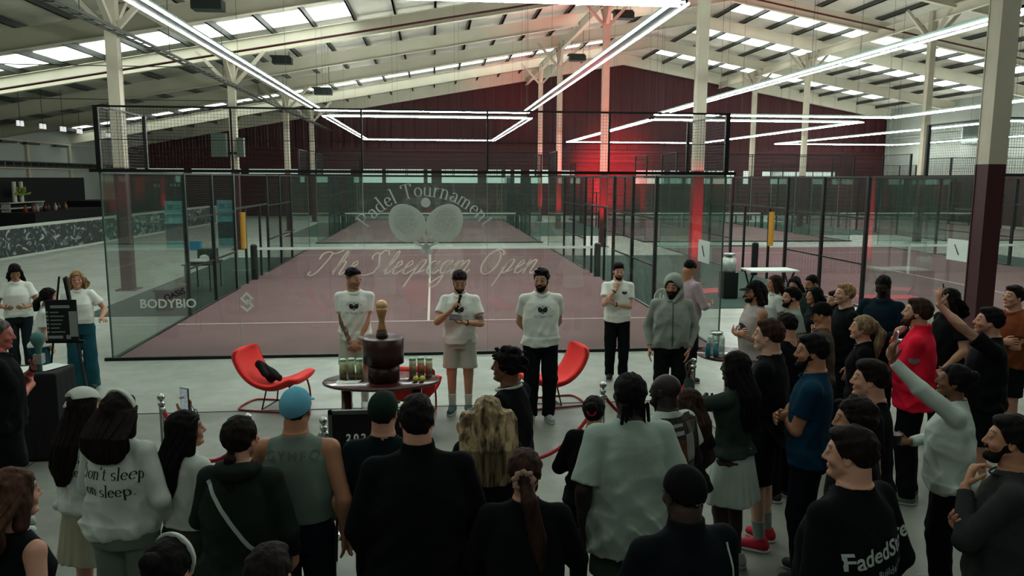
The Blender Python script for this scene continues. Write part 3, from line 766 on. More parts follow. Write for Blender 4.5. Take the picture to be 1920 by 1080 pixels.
        if tat:
            S, E_, W_ = arms[tat[0]][:3]; t = ((v-S)@(E_-S))/((E_-S)@(E_-S)); dd = np.linalg.norm(v-S-np.clip(t, 0, 1)[:, None]*(E_-S), axis=1)
            t2 = ((v-E_)@(W_-E_))/((W_-E_)@(W_-E_)); d2 = np.linalg.norm(v-E_-np.clip(t2, 0, 1)[:, None]*(W_-E_), axis=1)
            g = (np.sin(v[:, 2]*70+v[:, 0]*60)+np.sin(v[:, 2]*33-v[:, 1]*80)+np.sin(v[:, 0]*120)) > -1.1
            mk = (((dd < .05*H) & (t > .3)) | ((d2 < .04*H) & (t2 < .98))) & g & (np.linalg.norm(v-hc, axis=1) > .12*H) & (v[:, 2] > .4*H)
            if tat[1] == 'fore': mk &= (d2 < .04*H) & (t2 > -.1)
            if tat[1] == 'band': mk = (dd < .05*H) & (t > .72) & (t < .98)
            c[mk] = c[mk]*.25+np.array((.02, .025, .025))
        return c
    field_mesh('body', F, M_skin, root, tint)
    ctx = dict(P=P, H=H, T=T, arms=arms, legs=legs, hc=hc, M=M, R=R_, hp=hp, root=root, lean=lean, sway=sway, bres=bres, seed=seed, lx=lx, ly=ly, fem=fem, bw=bw, nr=nr, hres=hres)
    if P.get('bottom'): make_bottom(ctx, **P['bottom'])
    if P.get('top'): ctx['top'] = make_top(ctx, **P['top'])
    if P.get('hair'): make_hair(ctx, P['hair'], hair_mat(P.get('hairc', 'dark')))
    if P.get('beard'): make_beard(ctx, P['beard'], hair_mat(P.get('beardc', P.get('hairc', 'dark'))))
    if P.get('cap'): make_cap(ctx, **P['cap'])
    if P.get('shoes', '2a2c2c'): make_shoes(ctx, P.get('shoes', '2a2c2c'), P.get('sole', '8f948f'), P.get('sock'))
    PEOPLE[P.get('id', P['label'])] = ctx
    return ctx
PEOPLE = {}
def W2(ctx, p):
    """body space -> world"""
    return ctx['root'].matrix_basis @ Vector(tuple(p))

def make_top(c, color='b9c4bb', sleeve='short', loose=.02, hem=.50, kind='cloth', neck='crew', amp=.011, puff=0, name=None, sl_len=None, drop=0):
    H, T, root = c['H'], c['T'], c['root']; arms = c['arms']; F_ = folds(c['seed'], amp, .5, .80, H)
    f2 = folds(c['seed']+5, amp*.8, .4, .9, H)
    long = sleeve == 'long'
    pts = [np.array((0, 0, hem*H)), np.array((0, 0, .87*H))]
    for s in (1, -1):
        S, E, W = arms[s][:3]; pts += [S]+([E] if sleeve != 'none' else [])+([W] if long else [])
    pts = np.array(pts); m = .075*H+loose; lo = pts.min(0)-m; hi = pts.max(0)+m
    lo[0] = min(lo[0], -.13*H*c['bw']-loose); hi[0] = max(hi[0], .13*H*c['bw']+loose); lo[1] = min(lo[1], -.09*H-loose+min(c['ly'], 0)); hi[1] = max(hi[1], .09*H+loose+max(c['ly'], 0))
    lo[2] = hem*H-.05
    r = c['bres']*1.05
    F = Field(axis(lo[0], hi[0], r), axis(lo[1], hi[1], r), axis(lo[2], hi[2], r))
    chest_a = np.interp(.74, T[:, 0], T[:, 1])*H; chest_b = np.interp(.74, T[:, 0], T[:, 2])*H
    def grow(z):
        a0 = np.interp(z, T[:, 0], T[:, 1])*H; base = .009+loose*np.clip((.80-z)/.12, 0, 1)
        if z < .74: base = base+max(chest_a-a0, 0)*np.clip(loose/.03, 0, 1)*.8
        if z < .60: base = max(base, (.112*H*c['bw']-a0)*np.clip((.60-z)/.05, 0, 1)+.008)
        if puff and z < hem+.055: base = base-puff*np.clip((hem+.055-z)/.055, 0, 1)**2+puff*.15
        return float(base)
    F.join(torso_fn(T, H, grow, hem-.02, .85, c['lean'], c['sway'], F_), (lo[0], lo[1], hem*H-.05), (hi[0], hi[1], .87*H), .01)
    hz = hem*H
    F.carve(lambda X, Y, Z: (Z-hz-.006*np.sin(X*14+c['seed'])-.004*np.sin(Y*22)+X*0+Y*0).astype(np.float32), lo, (hi[0], hi[1], hz+.05), .004)
    for s in (1, -1):
        S, E, W = arms[s][:3]; ar = c['P'].get('armw', 1.0); g = .007+loose*.45; g = min(g, .018) if long else g
        root_in = np.array((s*.040*H, c['ly']-.008*H, .806*H))
        if sleeve == 'none':
            F.cone(root_in, root_in+(S-root_in)*.55, .032*H, .030*H, .02); continue
        F.cone(root_in, S, .0265*H+g*.3, .0285*H*ar+g*.45, .035)
        if long:
            F.cone(S, E, .0300*H*ar+g*.6, .0250*H*ar+g*.75, .02)
            F.cone(E, E+(W-E)*.93, .0240*H*ar+g*.75, .0175*H+g*.35, .012, cap1=True)
        else:
            t = sl_len or .62; Q = S+(E-S)*min(t, 1.0)
            F.cone(S, Q, .0275*H*ar+g*.55, .0280*H*ar+g*1.15, .02, cap1=True)
            if t > 1: F.cone(E, E+(W-E)*(t-1), .0265*H*ar+g*1.1, .0235*H*ar+g*1.1, .015, cap1=True)
    if sleeve != 'none':
        F.d += f2(F.ax[0][:, None, None], F.ax[1][None, :, None], F.ax[2][None, None, :]).astype(np.float32)*.6
    # neckline
    nc = np.array((c['lx'], -.006*H+c['ly'], .856*H)); nr = c['nr']
    if neck in ('crew', 'hood', 'polo'): F.ell(nc+np.array((0, .012*H, .004*H)), (nr+.009, nr+.016, .030*H), .006, carve=True)
    elif neck == 'tank': F.ell(nc+np.array((0, .012*H, 0)), (nr+.035, nr+.035, .045*H), .006, carve=True)
    elif neck == 'high': F.ell(nc+np.array((0, .008*H, .018*H)), (nr+.008, nr+.010, .030*H), .006, carve=True)
    if neck == 'high' or neck == 'polo':
        F.cone(nc+np.array((0, -.004*H, -.03*H)), nc+np.array((0, -.004*H, .012*H)), nr+.016, nr+.013, .01, cap1=True)
        F.cone(nc+np.array((0, -.004*H, -.012*H)), nc+np.array((0, -.004*H, .04*H)), nr+.006, nr+.006, 0) if False else None
        F.carve(ellf(nc+np.array((0, -.002*H, .02*H)), (nr+.006, nr+.006, .03*H)), nc-.1, nc+.1, .003)
    o = field_mesh(name or ('tee_shirt' if sleeve == 'short' else 'vest' if sleeve == 'none' else 'sweatshirt'), F, cloth(color, kind), root)
    if neck == 'crew' and sleeve != 'none':
        # ribbed collar ring
        b = MB(); ring = []
        for k in range(20):
            t = 2*PI*k/20; x = (nr+.012)*math.cos(t); y = (nr+.016)*math.sin(t)
            ring.append((nc[0]+x, nc[1]+.012*H+y, .832*H-.012*H*math.sin(t)))
        b.tube(ring, .0055, 6, closed=True); b.build('collar', cloth(color, kind), o, True)
    if neck == 'hood':
        G = Field(axis(-.12*H, .12*H, r), axis(-.14*H+c['ly'], .09*H+c['ly'], r), axis(.76*H, .92*H, r))
        y0 = c['ly']
        G.ell((c['lx'], -.052*H+y0, .835*H), (.068*H, .042*H, .034*H), .02); G.cone((.055*H, -.02*H+y0, .835*H), (.02*H, .045*H+y0, .80*H), .019*H, .014*H, .03); G.cone((-.055*H, -.02*H+y0, .835*H), (-.02*H, .045*H+y0, .80*H), .019*H, .014*H, .03)
        G.ell((c['lx'], -.022*H+y0, .872*H), (.040*H, .045*H, .036*H), .01, carve=True)
        field_mesh('hood', G, cloth(color, kind), root)
    return o

def make_bottom(c, color='14171a', style='trousers', kind='cloth', loose=.012, length=None, top_z=.585):
    H, T, root, legs = c['H'], c['T'], c['root'], c['legs']; F_ = folds(c['seed']+2, .007, .1, .6, H)
    r = c['bres']*1.15
    pts = np.array([q for l in legs.values() for q in l]); m = .06*H+loose+(.03 if style in ('wide', 'skirt') else 0)
    lo = pts.min(0)-m; hi = pts.max(0)+m; hi[2] = top_z*H+.02; lo[0] = min(lo[0], -.125*H*c['bw']-loose); hi[0] = max(hi[0], .125*H*c['bw']+loose)
    lo[1] = min(lo[1], -.1*H-loose); hi[1] = max(hi[1], .09*H+loose)
    if style == 'skirt':
        L = length or .40; lo[2] = L*H-.03; lo[0] -= .05; hi[0] += .05; lo[1] -= .05; hi[1] += .05
        F = Field(axis(lo[0], hi[0], r*.8), axis(lo[1], hi[1], r*.8), axis(lo[2], hi[2], r))
        def fn(X, Y, Z):
            t = np.clip((top_z*H-Z)/((top_z-L)*H), 0, 1); a = (.094+.040*t)*H*c['bw']; b = (.074+.042*t)*H
            th = np.arctan2(Y, X); q = 1+.055*t*np.abs(np.sin(th*9+.5*np.sin(th*3)))
            v = (np.sqrt((X/(a*q))**2+(Y/(b*q))**2)-1)*b
            v = np.maximum(v, Z-top_z*H); return np.maximum(v, L*H-Z-.008*np.sin(th*5)).astype(np.float32)
        F.join(fn, lo, hi, 0)
        F.ell((0, 0, L*H-.01), (.09*H, .07*H, .06*H), .01, carve=True)
        return field_mesh('skirt', F, cloth(color, kind), root)
    end = {'trousers': .035, 'wide': .02, 'shorts': .33, 'leggings': .07, 'joggers': .055}[style] if length is None else length
    lo[2] = end*H-.03
    F = Field(axis(lo[0], hi[0], r), axis(lo[1], hi[1], r), axis(lo[2], hi[2], r))
    F.join(torso_fn(T, H, lambda z: .007+loose*.5, .465, top_z), (lo[0], lo[1], .47*H), (hi[0], hi[1], top_z*H), .02)
    for s in (1, -1):
        hip, kn, ank = legs[s]; lf = c['bw']*.5+.5
        k1, k2 = {'trousers': (.040, .033), 'wide': (.046, .060), 'shorts': (.052, .04), 'leggings': (.0355, .024), 'joggers': (.046, .032)}[style]
        F.cone(hip, kn, .048*H*lf+loose*.7, (k1)*H+loose, .025)
        F.cone(kn, ank+np.array((0, .006*H if style == 'wide' else 0, -.02*H)), (k1)*H+loose*.8, k2*H+loose*.6, .015)
    X, Y, Z = F.ax[0][:, None, None], F.ax[1][None, :, None], F.ax[2][None, None, :]
    F.d += F_(X, Y, Z).astype(np.float32)*(.35 if style == 'leggings' else 1)
    F.d = np.maximum(F.d, (end*H-Z+X*0+Y*0)).astype(np.float32)
    return field_mesh({'shorts': 'shorts', 'leggings': 'leggings'}.get(style, 'trousers'), F, cloth(color, kind), root)

def make_shoes(c, color, sole, sock):
    H = c['H']
    for s in (1, -1):
        a = c['legs'][s][2]; x, y = a[0], a[1]; b = .0085; an = s*.12
        F = Field(axis(x-.09, x+.09, b), axis(y-.11, y+.22, b), axis(-.002, .15, b))
        F.cone((x, y-.035, .05), (x+an*.2, y+.135, .040), .044, .039, .02); F.cone((x, y-.008, .06), (x, y-.012, .118), .047, .043, .03, cap1=True); F.cone((x, y+.02, .075), (x, y+.09, .05), .04, .03, .03)
        F.carve(lambda X, Y, Z: (Z-.020+X*0+Y*0).astype(np.float32), (x-.1, y-.12, 0), (x+.1, y+.24, .03), .003)
        sh = field_mesh('shoe', F, mat('shoe_'+color, color, .7, spec=.3), c['root'])
        G = Field(axis(x-.09, x+.09, b), axis(y-.11, y+.22, b), axis(-.01, .06, .006))
        G.cone((x, y-.035, .015), (x+an*.2, y+.135, .015), .048, .042, .01); G.d = np.maximum(G.d, np.maximum(.0-G.ax[2], G.ax[2]-.024)[None, None, :]).astype(np.float32)
        field_mesh('sole', G, mat('sole_'+sole, sole, .8), sh)
        if sock:
            K = Field(axis(a[0]-.08, a[0]+.08, .007), axis(a[1]-.08, a[1]+.08, .007), axis(.06, .26, .008)); k, an_ = c['legs'][s][1], a
            K.cone(an_, an_+(k-an_)*.42, .0235*H, .0285*H, .01, cap1=True); field_mesh('sock', K, cloth(sock), c['root'])

def strand(seed, n=26, amp=.006, wav=3.):
    r = np.random.RandomState(seed); ph = r.uniform(0, 6.28, 4)
    def f(th, z):
        return amp*(np.sin(th*n+2.2*np.sin(z*wav*6+ph[0])+ph[1])*.6+np.sin(th*n*.47+1.6*np.sin(z*wav*9+ph[2])+ph[3])*.6)
    return f
def make_hair(c, style, m):
    """hair as one child mesh; head units are fractions of height around the head centre"""
    hc, M, R, hp, H, P = c['hc'], c['M'], c['R'], c['hp'], c['H'], c['P']
    st, *opt = style if isinstance(style, tuple) else (style,)
    L = opt[0] if opt else None
    r = max(c['hres']*1.15, .004); w = .085*H
    down = {'long': L or .22, 'pony': .34, 'braid': .26, 'bob': .1, 'hood': 0, 'curlylong': L or .12, 'braids': L or .16}.get(st, .0)
    ext = .07*H if st in ('pony',) else .02*H
    lo = hc-np.array((w+ext, w+ext+.02, .09*H+down*H)); hi = hc+np.array((w+ext, w+.01, .10*H))
    F = Field(axis(lo[0], hi[0], r), axis(lo[1], hi[1], r), axis(lo[2], hi[2], r*1.1))
    def cap(th=.010, front=.030, low=-.02, fy=.052, k=.006, bump=0, fr=60, zt=1.35):
        """skull cap of hair with a hairline: fn in head space"""
        r0 = np.array((.0425+th, .0555+th, .0480+th*zt))*R; c0 = hp(0, -.012, .010); e = ellf(c0, r0, M)
        def fn(X, Y, Z):
            v = e(X, Y, Z); x, y, z = [(M[0][i]*(X-hc[0])+M[1][i]*(Y-hc[1])+M[2][i]*(Z-hc[2]))/R for i in range(3)]
            if bump: v = v-bump*R*(np.abs(np.sin(x*fr+2*np.sin(z*40)))*np.abs(np.sin(y*fr*.9+1))*np.abs(np.sin(z*fr+x*30))-.3)
            # hairline: lower bound rises towards the face
            ys_ = np.array([-.06, -.032, -.018, .010, .028, .05])
            if low > -.047 and fy < .055 and not (st in ('long', 'bob', 'curlylong', 'braids', 'flow')): zz = np.array([low-.004, low, -.010, -.006, front-.008, front])
            elif low > .0: zz = np.array([low]*4+[front-.006, front])
            else: zz = np.array([low, low, low, low+.01, front-.006, front])
            if low > .0: zz = np.array([low]*4+[front-.006, front])
            lowz = np.interp(y.ravel(), ys_, zz).reshape(y.shape)+.0022*np.sin(x*210)+.0018*np.sin(x*95+2)
            v = v-.0020*R*(np.sin(x*150+3*np.sin(z*70))*np.sin(y*120+2*np.sin(x*60+z*40))+.5*np.sin(z*170+x*90+y*50))
            v = np.maximum(v, (lowz-z)*R)
            v = np.maximum(v, (y-fy)*R); return v.astype(np.float32)
        return fn
    L0 = hc-.1*H; H0 = hc+.1*H
    if st == 'short':     F.join(cap(.0052, .031, -.031, zt=2.3), L0, H0, 0); F.ell(hp(0, .022, .046), np.array((.034, .028, .014))*R, .02, M)
    elif st == 'crop':    F.join(cap(.0035, .032, -.034), L0, H0, 0)
    elif st == 'fade':
        F.join(cap(.011, .038, .016, bump=.006, fr=70), L0, H0, 0); F.ell(hp(0, .018, .045), np.array((.034, .030, .016))*R, .008, M)
    elif st == 'quiff':
        F.join(cap(.0052, .031, -.030, zt=2.0), L0, H0, 0); F.ell(hp(0, .018, .046), np.array((.038, .034, .020))*R, .02, M); F.ell(hp(0, -.005, .048), np.array((.040, .046, .020))*R, .02, M)
    elif st == 'curly':
        F.join(cap(.015, .026, -.030, fy=.060, bump=.022, fr=75), L0, H0, 0)
        rr = np.random.RandomState(c['seed'])
        for i in range(26):
            a, e = rr.uniform(0, 6.28), rr.uniform(.1, 1.4); p = (.052*math.cos(a)*math.cos(e), -.010+.060*math.sin(a)*math.cos(e), .012+.058*math.sin(e))
            if p[1] > .03 and p[2] < .035: continue
            F.ell(hp(*p), np.array((.012, .012, .010))*R*rr.uniform(.7, 1.2), .006)
    elif st == 'wavytop':
        F.join(cap(.0085, .031, -.034, bump=.010, fr=55), L0, H0, 0)
        rr = np.random.RandomState(c['seed'])
        for i in range(14):
            F.ell(hp(rr.uniform(-.035, .035), rr.uniform(-.03, .045), rr.uniform(.042, .058)), np.array((.014, .016, .010))*R, .008)
    elif st in ('long', 'bob', 'curlylong', 'pony', 'braid', 'braids', 'bun', 'flow'):
        F.join(cap(.0085, .030, -.040 if st not in ('pony', 'braid', 'bun') else -.048), L0, H0, 0)
        for s in (1, -1):   # hair falling beside the face
            if st in ('long', 'bob', 'curlylong'):
                q = .045 if st == 'curlylong' else .040
                F.cone(hp(s*.030, .020, .036), hp(s*(q+.006), .004, -.02), .016*R, .017*R, .012); F.cone(hp(s*(q+.006), .002, -.02), hp(s*(q+.008), -.012, -.075), .018*R, .020*R, .015)
        if st in ('long', 'bob', 'curlylong', 'braids'):
            zt = hc[2]+.01*H; zb = hc[2]-.07*H-down*H; sf = strand(c['seed'], 22 if st != 'curlylong' else 14, (.006 if st != 'curlylong' else .013)*1.0, 2.2 if st != 'curlylong' else 4)
            wd = P.get('hair_w', 1.0); bx = P.get('hair_dx', 0)
            yb = c['ly']-.060*H*c['bw']
            def fn(X, Y, Z):
                t = np.clip((zt-Z)/(zt-zb), 0, 1)
                cyy = (hc[1]-.012*R)*(1-np.clip(t*2.2, 0, 1))+(yb-.012*H)*np.clip(t*2.2, 0, 1)
                cxx = hc[0]+bx*t*H
                a = (.052+.014*np.sin(t*2.6)*wd-.034*np.clip((t-.72)/.28, 0, 1)**1.5)*R*wd; b = (.050-.022*np.clip(t*2, 0, 1)-.012*np.clip((t-.75)/.25, 0, 1))*R
                th = np.arctan2(Y-cyy, X-cxx)
                v = (np.sqrt(((X-cxx)/a)**2+((Y-cyy)/b)**2)-1)*np.minimum(a, b)+sf(th, Z)
                v = np.maximum(v, zb-Z); return np.maximum(v, Z-zt).astype(np.float32)
            F.join(fn, (lo[0], lo[1], zb-.01), (hi[0], hi[1], zt+.01), .02)
            # keep the face free
            F.ell(hp(0, .058, -.030), np.array((.036, .042, .058))*R, .01, M, carve=True)
            if st == 'braids':
                rr = np.random.RandomState(3)
                for i in range(9):
                    x0 = -.05+.1*i/8; p = [hp(x0, -.045, 0), hc+np.array((x0*H*1.2, -.07*H, -.10*H)), hc+np.array((x0*H*1.3+rr.uniform(-.01, .01), -.075*H, -(.06+down)*H))]
                    F.cone(p[0], p[1], .009*R, .009*R, .004); F.cone(p[1], p[2], .009*R, .006*R, .004)
        if st == 'pony':
            z0 = P.get('pony_z', .025); a0 = hp(0, -.066, z0); F.ell(a0, (.022*R, .020*R, .022*R), .01)
            dx = P.get('pony_dx', 0)*H; sl = P.get('pony_len', .28)*H
            p1 = a0+np.array((dx*.3, -.035*H, -.05*H)); p2 = np.array((a0[0]+dx*.8, min(c['ly']-.075*H, a0[1]), a0[2]-sl*.55)); p3 = np.array((a0[0]+dx, p2[1]+.01*H, a0[2]-sl))
            F.cone(a0, p1, .016*R, .023*R, .01); F.cone(p1, p2, .024*R, .026*R, .015); F.cone(p2, p3, .026*R, .008*R, .012)
        if st == 'braid':
            a0 = hp(0, -.050, -.03); prev = a0
            for i in range(9):
                q = a0+np.array((.006*H*(-1)**i, min(-.022*H, c['ly']-.062*H-a0[1]), -(.022*(i+1))*H)); F.ell(q, np.array((.020-.001*i, .016, .016))*R, .006); F.cone(prev, q, .012*R, .011*R, .006); prev = q
        if st == 'bun': F.ell(hp(0, -.068, .030), np.array((.026, .022, .024))*R, .006)
        if st == 'flow':
            for s in (1, -1):
                F.cone(hp(s*.045, -.01, .01), hp(s*.055, -.03, -.075), .018*R, .024*R, .01); 
            F.cone(hp(0, -.05, 0), hp(0, -.058, -.085), .04*R, .036*R, .01)
            X, Y, Z = F.ax[0][:, None, None], F.ax[1][None, :, None], F.ax[2][None, None, :]
            F.d += (.006*np.sin(X*90+3*np.sin(Z*30))*np.sin(Y*80+Z*20)).astype(np.float32)
    elif st == 'hood_up':
        F.join(cap(.004, .030, -.034), L0, H0, 0)
        G = Field(axis(hc[0]-.10*H, hc[0]+.10*H, r), axis(hc[1]-.12*H, hc[1]+.10*H, r), axis(hc[2]-.14*H, hc[2]+.10*H, r))
        G.ell(hp(0, -.018, .008), np.array((.066, .078, .070))*R, .01, M); G.cone(hp(0, -.035, -.03), hp(0, -.045, -.09), .060*R, .066*R, .02); G.cone(hp(.05, .0, -.06), hp(.02, .05, -.105), .022*R, .016*R, .02); G.cone(hp(-.05, .0, -.06), hp(-.02, .05, -.105), .022*R, .016*R, .02)
        G.ell(hp(0, .062, -.018), np.array((.041, .085, .062))*R, .01, M, carve=True); G.ell(hp(0, -.004, -.005), np.array((.054, .064, .060))*R, .01, M, carve=True)
        field_mesh('hood', G, cloth('8b948b', 'knit'), c['root'])
    elif st == 'cornrows':
        sk = cap(.006, .032, -.040)
        def fn(X, Y, Z):
            v = sk(X, Y, Z); x = (M[0][0]*(X-hc[0])+M[1][0]*(Y-hc[1])+M[2][0]*(Z-hc[2]))/R
            return (v-.004*np.abs(np.sin(x*PI/.0155))).astype(np.float32)
        F.join(fn, L0, H0, 0)
        for i in range(7):
            x0 = -.042+.014*i; F.cone(hp(x0, -.050, -.03), hp(x0*1.15, -.052, -.085-.01*(i % 2)), .0065*R, .0055*R, .003)
    return field_mesh('hair', F, m, c['root'])
def make_beard(c, size, m):
    hp, R, M, H, hc = c['hp'], c['R'], c['M'], c['H'], c['hc']; r = max(c['hres'], .004)
    F = Field(axis(hc[0]-.06*H, hc[0]+.06*H, r), axis(hc[1]-.05*H, hc[1]+.10*H, r), axis(hc[2]-.12*H, hc[2]+.03*H, r)); g = .0026*size
    F.cone(hp(0, .018, -.042), hp(0, .030, -.060-.008*(size-1)), (.0275+g)*R, (.0200+g)*R, .01); F.ell(hp(0, .046, -.064), np.array((.014+g, .010+g, .011+g))*R, .008)
    for s in (1, -1): F.cone(hp(s*.030, .004, -.025), hp(s*.012, .030, -.062), (.012+g)*R, (.013+g)*R, .01)
    if size > 2: F.cone(hp(0, .032, -.065), hp(0, .028, -.095), .022*R, .012*R, .02)
    F.ell(hp(0, .0515, -.036), np.array((.016, .007+g*.3, .0045))*R, .004)
    F.ell(hp(0, .062, -.0445), np.array((.011, .014, .0045))*R, .003, M, carve=True)
    F.ell(hp(0, .065, -.010), np.array((.030, .034, .0225))*R, .006, M, carve=True)
    field_mesh('beard', F, m, c['root'])
def make_cap(c, color='0d1010', back=False, brim=True):
    hp, R, M, H, hc = c['hp'], c['R'], c['M'], c['H'], c['hc']; r = max(c['hres']*1.1, .0045)
    F = Field(axis(hc[0]-.12*H, hc[0]+.12*H, r), axis(hc[1]-.13*H, hc[1]+.13*H, r), axis(hc[2]-.09*H, hc[2]+.09*H, r))
    e = ellf(hp(0, -.012, .012), np.array((.0500, .0640, .0590))*R, M); sg = -1 if back else 1
    def fn(X, Y, Z):
        x, y, z = [(M[0][i]*(X-hc[0])+M[1][i]*(Y-hc[1])+M[2][i]*(Z-hc[2]))/R for i in range(3)]
        v = e(X, Y, Z); th = np.arctan2(y+.012, x); v = v-.0009*R*np.abs(np.sin(th*3))
        lim = .016 if not back else .012
        return np.maximum(v, (lim-.42*(.03-y if not back else y+.03)*.9-z)*R if not back else (.022*(y > 0)*0+.004-.28*(.0-y)*(-1 if y is None else 1)*0+(.20*y)-z)*R).astype(np.float32)
    F.join(fn, hc-.1*H, hc+.1*H, 0)
    if brim:
        yb = sg*.052; zb = .018 if not back else -.008
        tilt = -.10*sg if not back else .18
        def bf(X, Y, Z):
            x, y, z = [(M[0][i]*(X-hc[0])+M[1][i]*(Y-hc[1])+M[2][i]*(Z-hc[2]))/R for i in range(3)]
            yy = (y-yb)*sg; q = np.sqrt((x/.044)**2+(np.maximum(yy, 0)/.045)**2); v = (q-1)*.044*R
            return np.maximum(np.maximum(v, np.abs(z-zb+.25*yy+3.2*x*x)*R-.0042), -yy*R-.012*R).astype(np.float32)
        F.join(bf, hc-.13*H, hc+.13*H, .006)
    o = field_mesh('cap', F, cloth(color), c['root']); b = MB(); p = Vector(hp(0, -.012, .071)); b.lathe([(.001, -.003), (.006, -.002), (.006, .002), (.001, .004)], c=tuple(p), n=10); b.build('cap_button', cloth(color), o)
    c['cap'] = o; return o
# ---------------------------------------------------------------- lettering: centre-line glyphs turned into thick-and-thin ribbons
def arc(cx, cy, rx, ry, a0, a1, n=10):
    return [(cx+rx*math.cos(math.radians(a0+(a1-a0)*i/n)), cy+ry*math.sin(math.radians(a0+(a1-a0)*i/n))) for i in range(n+1)]
GL = {
 'o': (.92, [arc(.45, .5, .36, .46, 90, 450, 18)]),
 'a': (.86, [arc(.40, .70, .28, .27, 150, 0, 8)+[(.68, .2), (.74, .05), (.84, .04)], arc(.36, .30, .26, .26, 80, 340, 10)]),
 'n': (.98, [[(.14, 1), (.14, 0)], [(.14, .72), (.26, .92), (.46, .98), (.64, .88), (.70, .66), (.70, 0)]], [(.14, 0), (.70, 0), (.06, 1, .14, 1)]),
 'm': (1.42, [[(.14, 1), (.14, 0)], [(.14, .75), (.26, .93), (.42, .98), (.58, .9), (.64, .7), (.64, 0)], [(.64, .75), (.76, .93), (.92, .98), (1.08, .9), (1.14, .7), (1.14, 0)]], [(.14, 0), (.64, 0), (1.14, 0)]),
 'r': (.68, [[(.14, 1), (.14, 0)], [(.14, .65), (.26, .9), (.42, .98), (.56, .93)]], [(.14, 0)]),
 'u': (.96, [[(.14, .98), (.14, .3), (.22, .08), (.40, .02), (.58, .1), (.70, .3)], [(.70, .98), (.70, 0)]], [(.8, 0)]),
 'e': (.84, [[(.12, .55), (.72, .55)]+arc(.42, .5, .32, .47, 10, 320, 14)]),
 'd': (.98, [arc(.40, .48, .30, .46, 60, 300, 12), [(.72, 1.62), (.72, 0)]], [(.66, 1.62, 0, 0), (.82, 0)]),
 'p': (.98, [[(.16, 1), (.16, -.55)], arc(.46, .5, .32, .46, 130, -130, 14)], [(.16, -.55)]),
 'l': (.42, [[(.18, 1.62), (.18, 0)]], [(.18, 0), (.10, 1.62)]),
 't': (.60, [[(.24, 1.36), (.24, .2), (.32, .05), (.46, .02), (.56, .1)], [(.04, .96), (.52, .96)]]),
 's': (.74, [arc(.36, .74, .24, .23, 30, 270, 8)+arc(.36, .27, .26, .25, 90, -150, 8)]),
 'g': (.92, [arc(.40, .55, .28, .40, 60, 400, 12), [(.70, .95), (.70, -.2), (.6, -.5), (.36, -.55), (.16, -.42)]]),
 'h': (.98, [[(.14, 1.62), (.14, 0)], [(.14, .72), (.26, .92), (.46, .98), (.64, .88), (.70, .66), (.70, 0)]], [(.14, 0), (.70, 0)]),
 'P': (1.1, [[(.20, 1.5), (.20, 0)], [(.20, 1.5), (.55, 1.5)]+arc(.55, 1.12, .36, .38, 90, -90, 10)+[(.20, .74)]], [(.20, 0), (.12, 1.5)]),
 'D': (1.35, [[(.20, 1.5), (.20, 0)], [(.20, 1.5), (.45, 1.5)]+arc(.5, .75, .60, .75, 90, -90, 14)+[(.20, 0)]], [(.12, 1.5), (.12, 0)]),
 'T': (1.15, [[(.56, 1.5), (.56, 0)], [(.08, 1.2), (.10, 1.5), (1.02, 1.5), (1.04, 1.2)]], [(.56, 0)]),
 'O': (1.35, [arc(.66, .75, .56, .76, 90, 450, 24)]),
 'S': (1.0, [arc(.50, 1.14, .34, .34, 30, 260, 9)+arc(.48, .40, .40, .40, 80, -150, 9)]),
 "'": (.34, [[(.16, 1.62), (.12, 1.3)]]), '.': (.34, [[(.12, .0), (.12, .10)]]), ' ': (.55, []),
}
# copperplate capitals and loops used on the glass
SC_ = dict(GL)
SC_['T'] = (1.25, [[(-.25, .25), (-.35, .05), (-.1, -.05), (.2, .2), (.52, 1.0), (.62, 1.55)], [(-.1, 1.1), (.0, 1.5), (.4, 1.62), (.8, 1.5), (1.3, 1.72)]])
SC_['S'] = (1.3, [[(1.1, 1.35), (.95, 1.68), (.6, 1.7), (.42, 1.4), (.6, 1.0), (.78, .6), (.6, .1), (.1, -.08), (-.45, .02), (-.5, .2)], [(.42, 1.4), (.2, 1.55), (.0, 1.3), (.1, 1.05)]])
SC_['O'] = (1.6, [arc(.62, .80, .56, .85, 110, 470, 24), [(.43, 1.6), (.7, 1.75), (1.1, 1.62), (1.25, 1.3)]])
SC_['p'] = (.92, [[(.06, .3), (.30, 1.05), (.22, .6), (-.02, -.95)], [(.12, .5), (.36, .95), (.6, 1.0), (.62, .6), (.4, .05), (.2, .1)], [(.5, .1), (.86, .3)]])
SC_['g'] = (.92, [arc(.36, .5, .26, .46, 60, 400, 12), [(.68, .98), (.56, 0), (.42, -.75), (.1, -.95), (-.1, -.75), (.2, -.35), (.9, .3)]])
SC_['l'] = (.5, [[(.0, .2), (.36, 1.0), (.42, 1.55), (.30, 1.65), (.2, 1.2), (.16, .2), (.26, .02), (.5, .25)]])
SC_['h'] = (.95, [[(.0, .2), (.36, 1.0), (.42, 1.55), (.30, 1.65), (.2, 1.1), (.1, 0)], [(.12, .4), (.36, .9), (.58, .95), (.60, .6), (.54, .1), (.68, .0), (.92, .3)]])
SC_['e'] = (.72, [[(.0, .3), (.30, .52), (.5, .75), (.42, .98), (.22, .85), (.1, .45), (.2, .05), (.42, .0), (.74, .32)]])
SC_['n'] = (.95, [[(.0, .6), (.16, .98), (.14, .6), (.08, 0)], [(.12, .4), (.36, .92), (.58, .95), (.60, .6), (.54, .1), (.68, .0), (.95, .3)]])
SC_['m'] = (1.35, [[(.0, .6), (.16, .98), (.14, .6), (.08, 0)], [(.12, .4), (.34, .92), (.52, .93), (.52, .6), (.46, 0)], [(.50, .4), (.74, .92), (.94, .95), (.96, .6), (.9, .1), (1.04, .0), (1.3, .3)]])
